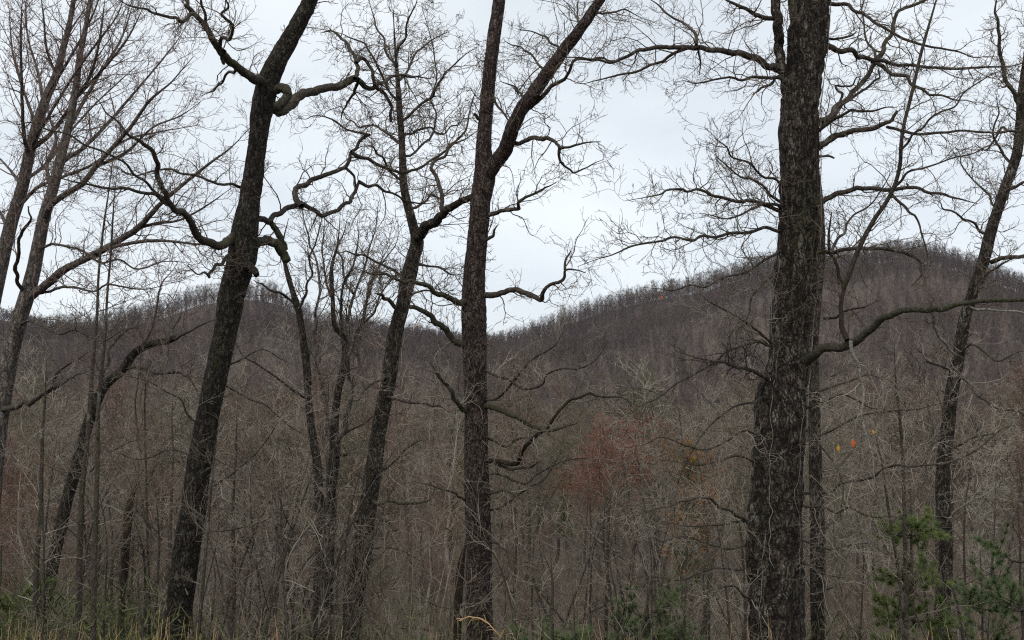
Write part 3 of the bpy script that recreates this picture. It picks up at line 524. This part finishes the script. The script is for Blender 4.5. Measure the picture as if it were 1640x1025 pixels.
D1 = Tree('crooked_tree', 'pale crooked thin trunk, left of a pair, just right of the leaning dark oak', 'tree',
 [(510, 1040, 9), (511, 937, 8.5), (514, 862, 8), (511, 792, 7.5), (507, 737, 7), (500, 697, 6.5), (494, 637, 6), (491, 587, 6), (481, 512, 5), (475, 487, 5), (464, 452, 4.2), (457, 425, 4), (452, 395, 3), (462, 350, 2)], 14., OAK, .003, 20, lump=.1)
kd = dict(wig=.25, up=.12, ang=.6, tl=(30, 100))
D1.limb([(492, 590), (500, 550), (504, 520), (512, 470), (508, 430), (495, 390), (488, 360), (480, 320)], 4, 1, .6, MAPLE, 1.2, **kd)
D1.limb([(478, 500), (490, 470), (500, 440), (495, 410), (510, 370), (520, 330)], 3.2, 1, -.6, MAPLE, 1.2, **kd)
D1.limb([(494, 640), (470, 625), (430, 595), (390, 570), (370, 540)], 2.6, 1, -.6, LIMB, .8, twmat=TWP)
D1.limb([(476, 490), (450, 470), (420, 455), (405, 448)], 2.6, 1, -.6, LIMB, .8)
D2 = Tree('many_stemmed_tree', 'thin tree splitting into a fan of rising stems, left of the slim leaning oak', 'tree',
 [(524, 1040, 9), (525, 912, 9), (530, 812, 9), (533, 762, 9), (536, 727, 9), (536, 680, 7), (541, 630, 6), (550, 590, 6), (553, 560, 5.5), (549, 538, 5), (536, 522, 4), (533, 480, 3.6), (531, 430, 3), (541, 390, 2.5), (545, 340, 1.5)], 14.5, OAK, .003, 20, lump=.1)
for pts, r, dz in (([(536, 727), (524, 695), (517, 640), (510, 600), (505, 570), (515, 520)], 5.5, .6), ([(540, 725), (551, 690), (556, 650), (556, 600), (563, 560), (578, 520), (588, 480), (602, 440), (630, 385)], 6, -.8), ([(550, 590), (560, 550), (556, 520), (566, 470), (585, 420), (600, 370), (605, 330)], 4.5, .6), ([(556, 640), (575, 590), (582, 520), (590, 470), (612, 420), (640, 370)], 4, .9),
    ([(553, 560), (545, 500), (552, 450), (570, 410), (572, 350)], 3.6, -.7), ([(533, 480), (520, 440), (515, 400), (520, 350)], 2.8, .5), ([(566, 470), (550, 430), (540, 400), (556, 350)], 2.6, .5), ([(570, 540), (600, 500), (612, 470), (650, 430)], 3, -.5)):
    D2.limb(pts, r, 1, dz, MAPLE, 1.25, **kd)
D2.limb([(536, 735), (550, 728), (556, 728)], 4, 3, -.3, DEAD, 0, name='branch_stub'); D2.limb([(545, 700), (580, 680), (610, 660)], 3, 1, -.5, LIMB, .8, twmat=TWP)

# --- saplings traced at the left and right, then scattered ones
def sapling(pts, depth, label, mat=TW, tw=1., group=None, tl=(40, 150), twm=None):
    T = Tree('sapling', label, 'sapling', pts, depth, LIMB, 0, 8, twm or TW, flare=1.2)
    if group: T.root['group'] = group
    T.twigs(T.P, T.R, int(16*tw), tl, T.trunk, .14, .03, .95, twm or TW, 3, .25, rk=.6); return T
sapling([(125, 1040, 5), (127, 912, 5), (131, 787, 4.5), (137, 737, 4), (143, 660, 3.5), (148, 590, 3), (155, 510, 2.5), (158, 440, 2), (165, 370, 1.8), (175, 300, 1.5), (185, 220, 1)], 8, 'straight thin sapling at left, just left of another equally tall one', tw=2)
sapling([(149, 1040, 4.5), (151, 912, 4.2), (154, 812, 4), (156, 737, 3.6), (157, 660, 3.2), (162, 600, 2.8), (168, 540, 2.4), (172, 470, 2), (178, 400, 1.8), (182, 330, 1.4), (190, 250, 1)], 7.6, 'straight thin sapling at left, just right of its equally tall neighbour', tw=2)
sapling([(55, 1040, 5), (58, 912, 4.4), (65, 812, 3.4), (68, 700, 2.6), (72, 640, 2), (75, 560, 1)], 8.5, 'pale sapling in front of the foot of the bowed dark trunk', tw=1.6, twm=TWP)
sapling([(1452, 1040, 4), (1451, 950, 3.6), (1449, 850, 3.4), (1447, 760, 2.8), (1442, 680, 2.4), (1434, 600, 2), (1432, 540, 1)], 7.5, 'dark thin sapling rising straight in front of the young green pine', tw=1.3, twm=TWP)
sapling([(1442, 1040, 2.6), (1440, 930, 2.4), (1425, 830, 2.2), (1412, 740, 1.6), (1400, 690, 1)], 7.2, 'thin arching sapling crossing the young green pine from lower right', tw=1., twm=TWP)
sapling([(240, 1040, 2.6), (238, 940, 2.4), (236, 850, 2.2), (234, 760, 1.8), (232, 640, 1.5), (240, 560, 1)], 11, 'slight grey sapling right of the black mossy snag', tw=1.2)
sapling([(372, 1040, 3.4), (375, 930, 3), (373, 820, 2.6), (378, 720, 2), (380, 640, 1)], 9, 'upright sapling right of the foot of the leaning dark oak', tw=1.2)
sapling([(316, 1040, 3.2), (328, 900, 2.8), (340, 760, 2.2), (350, 680, 1.4)], 8.2, 'sapling rising close along the right side of the leaning dark oak', tw=1.)
sapling([(970, 1040, 3), (972, 940, 2.8), (975, 830, 2.2), (982, 760, 1.3)], 13, 'thin upright sapling halfway between the centre oak and the big rough oak', tw=1.2)
sapling([(1095, 1040, 2.2), (1100, 880, 2), (1098, 780, 1.6), (1092, 700, 1.2), (1085, 640, .8)], 10, 'wispy curved sapling left of the big rough oak', tw=1.3)
def zone(px):
    for lim, s in ((110, 'beside the far-left maples'), (265, 'behind the tall left saplings'), (400, 'beside the leaning dark oak'), (540, 'left of the pale crooked tree'), (640, 'around the slim leaning oak'), (790, 'around the foot of the centre oak'), (950, 'just right of the centre oak'), (1080, 'midway between centre and big oaks'), (1210, 'just left of the big rough oak'), (1330, 'around the big rough oak'), (1430, 'right of the big rough oak'), (1560, 'by the young pine'), (9999, 'at the right edge')):
        if px < lim: return s
for k in range(100):
    xs = rng.choice([rng.uniform(-20, 260), rng.uniform(300, 570), rng.uniform(330, 560), rng.uniform(800, 1210), rng.uniform(880, 1210), rng.uniform(1300, 1660)]); dep = rng.uniform(6.5, 15)
    top = rng.uniform(690, 900); lean = rng.normal(20 if 300 < xs < 570 else 0, 45); r = rng.uniform(1.2, 2.8); bow = rng.normal(0, 14)
    pts = [(xs, 1040, r), (xs+lean*.25+bow*.6, 1040-(1040-top)*.33, r*.85), (xs+lean*.6+bow, 1040-(1040-top)*.66, r*.65), (xs+lean*1.2, top, .7)]
    sapling(pts, dep, 'thin bare sapling in the brush '+zone(xs), tw=.7, group='thin bare saplings in the foreground brush '+zone(xs), tl=(40, 190), twm=[TW, TWP, TWP, TWD][k % 4])

# ------------------------------------------------------------------ tree templates for the valley woods
def template(Hh, n1, n2, n3, n4, K1, r0, rt, sides=3, up=.1, ang=.75, wig=.2, crown=.3, spread=.4):
    K = 9; P = np.zeros((1, K, 3)); P[0, :, 2] = np.linspace(0, Hh, K); P[0, 1:, :2] = np.cumsum(rng.normal(0, Hh*.012, (K-1, 2)), 0)
    R = (r0*(1-np.linspace(0, 1, K)**.8*.88))[None]; tr = [tubes(P, R, 6 if sides > 2 else 4)]
    a, ra = grow(P, R, n1, Hh*spread*.6, Hh*spread, ang, K1, wig, up, crown, .55, rt, r0*.45); ch = [tubes(a, ra, 4)]
    b_, rb = grow(a, ra, n2, Hh*spread*.25, Hh*spread*.5, .7, max(3, K1-2), wig, up, .15, .6, rt); ch.append(tubes(b_, rb, 3))
    if n3: c_, rc = grow(b_, rb, n3, Hh*spread*.12, Hh*spread*.25, .7, 4 if n4 else 3, wig, up, .15, .7, rt); ch.append(tubes(c_, rc, 3))
    if n4: d_, rd = grow(c_, rc, n4, Hh*spread*.06, Hh*spread*.14, .7, 3, wig, up, .15, .8, rt); ch.append(tubes(d_, rd, 3))
    return tr, ch
MW = woodmat('valley_twigs', [(.35, (.12, .085, .062)), (.6, (.16, .118, .086)), (.85, (.20, .16, .12))])
MT = woodmat('valley_trunks', [(.35, (.10, .082, .07)), (.6, (.18, .155, .13)), (.9, (.36, .33, .29))])
MRED = twig('red_bud_twigs', (.18, .082, .058), (.25, .125, .09), 1.0); 
VAR = [woodmat('valley_twigs_'+w_, [(.35, a_), (.6, b_), (.9, c_)]) for w_, a_, b_, c_ in (('brown', (.115, .083, .062), (.158, .12, .09), (.21, .165, .125)), ('grey', (.155, .13, .102), (.21, .18, .142), (.29, .26, .21)), ('olive', (.085, .078, .05), (.12, .11, .07), (.17, .16, .10)), ('red', (.12, .075, .058), (.155, .10, .078), (.19, .13, .10)), ('dark', (.05, .04, .032), (.075, .06, .05), (.11, .09, .07)))]
VT = [woodmat('valley_trunk_'+w_, [(.35, a_), (.9, b_)]) for w_, a_, b_ in (('dark', (.03, .024, .018), (.08, .066, .052)), ('grey', (.075, .062, .05), (.17, .145, .12)), ('pale', (.12, .10, .08), (.30, .27, .23)))]
temps = []
for k in range(12):
    tr, ch = template(10, [15, 12, 18][k % 3], [6, 5, 4][k % 3], [5, 4, 5][k % 3], [2, 0, 2][k % 3], 6, .09+.02*(k % 3), [.010, .014, .009][k % 3], up=.16 if k % 2 else .05, wig=.18+.03*(k % 3), crown=.25, spread=.36+.04*(k % 3))
    temps.append((mesh('trunk', tr, VT[[0, 1, 1, 2, 0][k % 5]]), mesh('crown', ch, VAR[[0, 1, 2, 3, 0, 4, 1][k % 7]])))
redm = mesh('crown', template(10, 15, 5, 5, 3, 6, .10, .010, up=.06, crown=.68, spread=.42)[1], MRED)
cells = []
for k in range(3000):
    if len(cells) >= 296: break
    d = math.sqrt(rng.uniform(17**2, 165**2)); az = rng.uniform(-.50, .50); x, y = d*math.sin(az), d*math.cos(az)
    pq = 820+F*x/y
    if 880 < pq < 1160 and d < 66: continue
    if any((x-a)**2+(y-b_)**2 < (1.6+d*.022)**2 for a, b_ in cells): continue
    cells.append((x, y))
def tierof(x, y): d = math.hypot(x, y); return 'on the near slope' if d < 60 else ('lower down' if d < 110 else 'on the valley floor')
for k, (x, y) in enumerate(cells):
    d = math.hypot(x, y); z = Hs(x, y); top = rng.uniform(-4.5, 1.5)+(-2 if d < 40 else 0)+(rng.uniform(0, 5) if rng.random() < .12 and d > 35 else 0); h = max(2.5, min(17, top+EYE-z)); s = h/10
    px = 820+F*x/y; tier = tierof(x, y)
    key = (tier, zone(px)); rank = sum(1 for a, b_ in cells if F*a/b_ < F*x/y and zone(820+F*a/b_) == key[1] and tierof(a, b_) == tier); tot = sum(1 for a, b_ in cells if zone(820+F*a/b_) == key[1] and tierof(a, b_) == tier)
    lab = 'bare woodland tree '+tier+', '+zone(px)
    r = thing('bare_tree', lab, 'tree', (x, y, z-.1), 'bare trees '+tier+', '+zone(px)); r.rotation_euler = (rng.normal(0, .05), rng.normal(0, .05), rng.uniform(0, 6.28)); w = s*rng.uniform(.85, 1.25); r.scale = (w, w, s)
    tm = temps[k % len(temps)]
    for nm, me in (('trunk', tm[0]), ('crown', tm[1])): link(bpy.data.objects.new(nm, me), r)
def special(px, pytop, d, h_px, me, label, w=1., name='budding_maple'):
    x = (px-820)/F*d; z = Hs(x, d); top = at(px, pytop, d)[2]; s = (top-z)/10
    r = thing(name, label, 'tree', (x, d, z-.1)); r.scale = (s*w, s*w, s); r.rotation_euler[2] = rng.uniform(0, 6)
    link(bpy.data.objects.new('trunk', temps[0][0]), r); link(bpy.data.objects.new('crown', me), r); return r
special(1005, 705, 64, 0, redm, 'red-budding maple in the valley, halfway between the centre oak and the big rough oak', 1.5)
special(955, 752, 62, 0, redm, 'smaller red-budding maple just left of and below the larger one in the valley', 1.3)
special(45, 775, 45, 0, redm, 'red-budding maple low at the left edge behind the saplings', .8)

# ------------------------------------------------------------------ far woods: one mass of trees, instanced over the hills
def scatter(name, label, pts, meshes, smin, smax, attr_s=None, tilt=.06):
    vc = bpy.data.collections.new(name+'_kinds')
    for me in meshes: vc.objects.link(bpy.data.objects.new('kind', me))
    me = bpy.data.meshes.new(name); p = np.asarray(pts, np.float32); me.vertices.add(len(p)); me.vertices.foreach_set('co', p.ravel())
    o = bpy.data.objects.new(name, me); COL.objects.link(o); o['kind'] = 'stuff'; o['label'] = label; o['category'] = 'woods' if 'wood' in name else 'undergrowth' if 'ridge' in name else 'brush'
    ng = bpy.data.node_groups.new(name, 'GeometryNodeTree'); ng.interface.new_socket('Geometry', in_out='INPUT', socket_type='NodeSocketGeometry'); ng.interface.new_socket('Geometry', in_out='OUTPUT', socket_type='NodeSocketGeometry')
    n = ng.nodes.new; l = ng.links.new; gi = n('NodeGroupInput'); gq = n('NodeGroupOutput'); ip = n('GeometryNodeInstanceOnPoints'); ci = n('GeometryNodeCollectionInfo')
    ci.inputs['Collection'].default_value = vc; ci.inputs['Separate Children'].default_value = True; ci.inputs['Reset Children'].default_value = True; ip.inputs['Pick Instance'].default_value = True
    rv = n('FunctionNodeRandomValue'); rv.data_type = 'FLOAT_VECTOR'; rv.inputs[0].default_value = (-tilt, -tilt, 0); rv.inputs[1].default_value = (tilt, tilt, 6.283)
    rs = n('FunctionNodeRandomValue'); rs.data_type = 'FLOAT'; rs.inputs[2].default_value = smin; rs.inputs[3].default_value = smax; rs.inputs['Seed'].default_value = 5
    l(gi.outputs[0], ip.inputs['Points']); l(ci.outputs[0], ip.inputs['Instance']); l(rv.outputs[0], ip.inputs['Rotation']); l(rs.outputs[1], ip.inputs['Scale']); l(ip.outputs[0], gq.inputs[0])
    md = o.modifiers.new('scatter', 'NODES'); md.node_group = ng; return o
def ring(n, d0, d1, az):
    d = np.sqrt(rng.uniform(d0*d0, d1*d1, n)); a = rng.uniform(-az, az, n); x = d*np.sin(a); y = d*np.cos(a); return np.stack([x, y, H(x, y)-.1], -1)
FW = woodmat('hill_twigs', [(.38, (.072, .054, .057)), (.6, (.090, .069, .068)), (.8, (.115, .085, .074)), (.98, (.14, .112, .094))])
FT = woodmat('hill_trunks', [(.38, (.09, .075, .07)), (.98, (.20, .175, .16))])
far = []
for k in range(8):
    tr, ch = template(11, 13, 5, 4, 0, 4, .085, .014, sides=2, up=.14, crown=.22, spread=.32, ang=.65); far.append(mesh('far_tree', ch+tr, FW, mat2=FT, nsplit=len(ch)))
scatter('hillside_woods', 'leafless grey-purple woods covering the far hillsides', np.vstack([ring(5200, 160, 330, .56), ring(19000, 330, 730, .56)]), far, .5, 1.2); crb = np.vstack([ring(9000, 560, 735, .56)]); scatter('ridge_understory', 'low leafless growth under the trees along the hill crests', crb, far, .22, .5)
big = []
for k in range(4):
    tr, ch = template(13, 10, 4, 3, 0, 3, .2, .07, sides=2, up=.12, crown=.2, spread=.36); big.append(mesh('far_tree', tr+ch, FW))
scatter('distant_ridge_woods', 'hazy leafless woods on the farthest ridge behind the saddle', ring(9000, 900, 1380, .56), big, .8, 1.2)
shr = []
for k in range(6):
    st = []; n = 7; K = 7; P = np.zeros((n, K, 3)); a = rng.uniform(0, 6.28, n); sp = rng.uniform(.1, .6, n); hh = rng.uniform(1.6, 3.2, n); w = np.linspace(0, 1, K)
    P[:, :, 0] = np.cos(a)[:, None]*sp[:, None]*hh[:, None]*w**1.4; P[:, :, 1] = np.sin(a)[:, None]*sp[:, None]*hh[:, None]*w**1.4; P[:, :, 2] = hh[:, None]*w; P[:, 1:] += rng.normal(0, .03, (n, K-1, 3))
    R = np.repeat((.011*(1-w*.75))[None], n, 0); st.append(tubes(P, R, 4)); b_, rb = grow(P, R, 9, .25, .8, .7, 5, .2, .06, .2, .6, .0028); st.append(tubes(b_, rb, 3)); c_, rc = grow(b_, rb, 4, .1, .35, .7, 4, .2, .05, .2, .8, .0022); st.append(tubes(c_, rc, 3))
    shr.append(mesh('shrub', st, [TWP, MW, TW][k % 3]))
scatter('bare_brush', 'tangled leafless brush on the slope under the trees', np.vstack([ring(110, 9, 25, .56), ring(1300, 25, 90, .56), ring(1500, 90, 200, .56)]), shr, .8, 1.5, tilt=.12)

# ------------------------------------------------------------------ evergreens
def needlemat(name, a, c):
    m, t, b = newmat(name); o = nn(t, 'ShaderNodeTexNoise', Scale=2.0, Detail=3.0); t.links.new(coords(t, (2, 2, 2)), o.inputs['Vector']); t.links.new(ramp(t, o.outputs[0], [(.35, a), (.65, c)]), b.inputs['Base Color'])
    b.inputs['Roughness'].default_value = .6; return m
ND = needlemat('pine_needles', (.085, .12, .038), (.17, .21, .07)); ND2 = needlemat('dark_needles', (.075, .105, .045), (.14, .18, .08))
def needles(cent, dirs, n, ln, w):
    m_ = len(cent); c = np.repeat(cent, n, 0); d = np.repeat(dirs, n, 0); q = len(c)
    dd = nz(d+rng.normal(0, .55, (q, 3))); sd = nz(np.cross(dd, rng.normal(size=(q, 3))))*w; l_ = rng.uniform(.6, 1, (q, 1))*ln
    v = np.stack([c-sd, c+sd, c+dd*l_], 1).reshape(-1, 3); return v, np.arange(q*3).reshape(-1, 3)
def pine(px, pytop, d, label, mat=ND, wpx=80, nw=9, gapy=1., tn=90, ln=.085):
    x = (px-820)/F*d; top = at(px, pytop, d)[2]; z = Hs(x, d); h = top-z; wid = wpx*d/F
    r = thing('young_pine', label, 'pine tree', (x, d, z-.1)); K = 12; P = np.zeros((1, K, 3)); P[0, :, 2] = np.linspace(0, h+.1, K); P[0, :, :2] += np.cumsum(rng.normal(0, .012, (K, 2)), 0); R = (np.linspace(.05, .008, K)*h/5)[None]
    ch, a = pipe(P[0], R[0], 8, 0); part('trunk', ch, LIMB, r, attr=a)
    br = []; cen = []; dr = []
    nwh = max(5, int(nw*h/4))
    for q in range(nwh):
        w = .12+.86*(q+rng.uniform(-.25, .25))/nwh; zz = w*h; Lb = wid*(1-w)**.55*rng.uniform(.7, 1.15)+.12*wid; a0 = rng.uniform(0, 6.28); nb = rng.integers(3, 6)
        for bq in range(nb):
            a = a0+bq*6.28/nb+rng.normal(0, .3); K2 = 7; s = np.linspace(0, 1, K2); L_ = Lb*rng.uniform(.6, 1.1)
            pp = np.stack([np.cos(a)*L_*s, np.sin(a)*L_*s, zz+L_*(.15*s+.35*s*s)], -1); pp[:, :2] += P[0, min(K-1, int(w*(K-1))), :2]; pp[1:] += rng.normal(0, .02, (K2-1, 3)); br.append(pp)
    BP_ = np.array(br); BR = np.repeat(np.linspace(.011, .004, 7)[None], len(br), 0)
    tw_, tr_ = grow(BP_, BR, 6, .12*wid+.08, .32*wid+.1, .75, 4, .12, .12, .25, .7, .003)
    part('branches', [tubes(BP_, BR, 5), tubes(tw_, tr_, 3)], LIMB, r)
    for arr, ks in ((BP_, (3, 4, 5, 6)), (tw_, (1, 2, 3))):
        for k in ks: cen.append(arr[:, k]); dr.append(nz(arr[:, k]-arr[:, k-1])+np.array([0, 0, .2]))
    part('needles', [needles(np.vstack(cen), nz(np.vstack(dr)), tn, ln, max(.002, .0022*d/12))], mat, r, smooth=False)
    return r
pine(1450, 768, 9.5, 'young bright green pine between the big rough oak and the curving trunk', wpx=105, nw=10, tn=130)
pine(1612, 812, 9, 'young dark green pine at the right edge, right of the curving trunk', ND2, 170)
pine(1560, 880, 10.5, 'low dark pine close behind and left of the right-edge pine', ND2, 130)
pine(1022, 885, 9.5, 'small dark pine pointing up midway between the centre oak and the big rough oak', ND2, 130)
pine(1068, 925, 10, 'low pine just right of the small pointed one', ND2, 120)
pine(930, 950, 9.2, 'low dark pine at the bottom, right of the centre oak', ND2, 130)
pine(868, 965, 8.8, 'lowest little pine at the bottom, nearest the centre oak', ND2, 110)
pine(1100, 695, 60, 'distant green pine in the valley behind the red-budding maple', ND, 26, nw=5, tn=20, ln=.45)
pine(1016, 620, 300, 'tiny dark conifer alone on the far hillside above the red-budding maple', ND2, 9, nw=3, tn=20, ln=1.2)
pine(905, 700, 120, 'faint green pine in the valley right of the centre oak', ND, 16, nw=4, tn=16, ln=.6)
pine(20, 870, 10, 'small green pine in the lower left corner', ND, 110)
pine(1480, 690, 160, 'small green pine in the valley behind the curving trunk', ND2, 14, nw=4, tn=16, ln=.7)

# copper-leaved beech in the valley
CL, t, b = newmat('copper_leaves'); o = nn(t, 'ShaderNodeTexNoise', Scale=3.0); t.links.new(coords(t, (1, 1, 1)), o.inputs['Vector']); t.links.new(ramp(t, o.outputs[0], [(.35, (.20, .085, .03)), (.65, (.33, .17, .06))]), b.inputs['Base Color'])
def quads(c, s):
    q = len(c); a = nz(rng.normal(size=(q, 3))); b_ = nz(np.cross(a, rng.normal(size=(q, 3)))); s = (s*rng.uniform(.6, 1.2, (q, 1)))
    return np.stack([c-a*s, c-b_*s*.5, c+a*s, c+b_*s*.5], 1).reshape(-1, 3), np.arange(q*4).reshape(-1, 4)
def beech(px, pytop, d, w, label, n=7000, mat=CL, ls=.085, hf=.75):
    r = special(px, pytop, d, 0, temps[2][1], label, w, 'copper_beech'); me = temps[2][1]; co = np.empty(len(me.vertices)*3, np.float32); me.vertices.foreach_get('co', co); co = co.reshape(-1, 3)
    pk = co[rng.integers(0, len(co), n)]; pk = pk[(pk[:, 2] > 10*(1-hf))]; part('leaves', [quads(pk+rng.normal(0, .06, pk.shape), ls)], mat, r, smooth=False); return r
beech(1092, 742, 58, .75, 'small beech still holding copper leaves below the distant valley pine')
beech(735, 765, 55, .5, 'tiny beech with a few copper leaves close left of the centre oak', 500)

# ------------------------------------------------------------------ undergrowth and grass
GL = needlemat('undergrowth_leaves', (.045, .055, .022), (.105, .115, .045))
cl = []
for k in range(170):
    px = rng.choice([rng.uniform(-30, 260), rng.uniform(-30, 260), rng.uniform(250, 560), rng.uniform(640, 900), rng.uniform(900, 1640)]); Y = rng.uniform(7, 15); x = (px-820)/F*Y; z = Hs(x, Y); tz = at(px, rng.uniform(905, 1010) if px < 300 else rng.uniform(960, 1040), Y)[2]
    hh = max(.5, min(6, tz-z)); n = int(360 if px < 300 else 240); sx = rng.uniform(.15, .5)
    c = np.stack([x+rng.normal(0, sx, n), Y+rng.normal(0, sx, n), z+hh*rng.beta(2.2, 1.6, n)], -1); cl.append(c)
cl = np.vstack(cl); q = len(cl); d_ = nz(rng.normal(0, .6, (q, 3))+np.array([0, 0, .8])); sd_ = nz(np.cross(d_, rng.normal(size=(q, 3))))*.006; l_ = rng.uniform(.04, .16, (q, 1))
uv = np.stack([cl-sd_, cl+sd_, cl+d_*l_+sd_*.4, cl+d_*l_-sd_*.4], 1).reshape(-1, 3)
ug = part('green_undergrowth', [(uv, np.arange(q*4).reshape(-1, 4))], GL, smooth=False); ug['kind'] = 'stuff'; ug['label'] = 'green leafy undergrowth low between the stems along the bottom'; ug['category'] = 'undergrowth'
GR = twig('dry_grass', (.28, .17, .075), (.48, .33, .17))
def blades(base, h, lean, K=7):
    n = len(base); a = rng.uniform(0, 6.28, n); w = np.linspace(0, 1, K)[None]; P = np.empty((n, K, 3)); P[:, :, 0] = base[:, :1]+np.cos(a)[:, None]*lean[:, None]*h[:, None]*w**2; P[:, :, 1] = base[:, 1:2]+np.sin(a)[:, None]*lean[:, None]*h[:, None]*w**2
    P[:, :, 2] = base[:, 2:]+h[:, None]*(w-.35*lean[:, None]*w**3); return tubes(P, np.repeat((.0028*(1-.75*w)), n, 0), 3)
gb = []; gh = []
for k in range(1500):
    Y = rng.uniform(2.6, 5.5); c = rng.choice([20, 60, 90, 240, 265, 330, 770, 905, 1000, 1200, 1500]); px = rng.normal(c, 22) if rng.random() < .7 else rng.uniform(-40, 1680); x = (px-820)/F*Y; z = Hs(x, Y)
    tip = rng.uniform(960, 1060) if c < 400 else rng.uniform(1000, 1075); hh = at(px, tip, Y)[2]-z
    if hh > .15: gb.append((x, Y, z)); gh.append(min(hh, 1.9))
gr = part('dry_grass', [blades(np.array(gb), np.array(gh), rng.uniform(.05, .6, len(gh)))], GR); gr['kind'] = 'stuff'; gr['label'] = 'dry tan grass blades at the bottom edge'; gr['category'] = 'grass'
# the bent stalk in front of the centre oak
Y = 4.0; c = [at(x, y, Y) for x, y in ((830, 1120), (815, 1060), (800, 1022), (785, 1001), (765, 989), (748, 988), (735, 994))]; c[0] = np.array([c[0][0]+.02, Y, Hs(c[0][0], Y)-.03]); base = c[0].copy()
P = spline(np.array(c), 40)-base; st = thing('grass_stalk', 'bent tan seed stalk arching in front of the foot of the centre oak', 'grass', tuple(base))
ch, a = pipe(P, np.linspace(.004, .002, 40), 6, 0); part('stem', ch, GR, st, attr=a)
f_, rf = grow(P[None, 22:], np.full((1, 18), .002), 40, .03, .09, .45, 5, .2, -.25, 0, .7, .0011); part('seed_head', [tubes(f_, rf, 3)], GR, st)

# ------------------------------------------------------------------ air
HZ = bpy.data.materials.new('haze_air'); HZ.use_nodes = True; t = HZ.node_tree; t.nodes.clear(); mo = t.nodes.new('ShaderNodeOutputMaterial'); pv = t.nodes.new('ShaderNodeVolumePrincipled')
pv.inputs['Color'].default_value = (.72, .78, .95, 1); pv.inputs['Density'].default_value = .00005; t.links.new(pv.outputs[0], mo.inputs['Volume'])
q = np.array([[x, y, z] for z in (-40, 260) for y in (-3200, 3200) for x in (-3200, 3200)], float)
hz = part('haze', [(q, np.array([[0, 2, 3, 1], [4, 5, 7, 6], [0, 1, 5, 4], [2, 6, 7, 3], [0, 4, 6, 2], [1, 3, 7, 5]]))], HZ, smooth=False); hz['kind'] = 'stuff'; hz['label'] = 'thin pale blue haze over the hills'; hz['category'] = 'haze'

# ------------------------------------------------------------------ tell apart the ones that share a description, by their order in the view
ORD = ['', 'second', 'third', 'fourth', 'fifth', 'sixth']
bylab = {}
for o in COL.objects:
    if o.parent is None and 'group' in o: bylab.setdefault(o['label'], []).append(o)
for lab, os_ in bylab.items():
    n = len(os_)
    if n < 2: continue
    def pxof(o):
        if o.name.startswith('sapling'):
            me = o.children[0].data; co = np.empty(len(me.vertices)*3, np.float32); me.vertices.foreach_get('co', co); co = co.reshape(-1, 3); v = co[len(co)//2]+np.array(o.location); return v[0]/v[1]
        return o.location[0]/o.location[1]
    for k, o in enumerate(sorted(os_, key=pxof)):
        if k < 6 and k <= (n-1)//2: o['label'] = ('leftmost ' if k == 0 else ORD[k]+'-from-left ')+lab
        elif n-1-k < 6: o['label'] = ('rightmost ' if k == n-1 else ORD[n-1-k]+'-from-right ')+lab
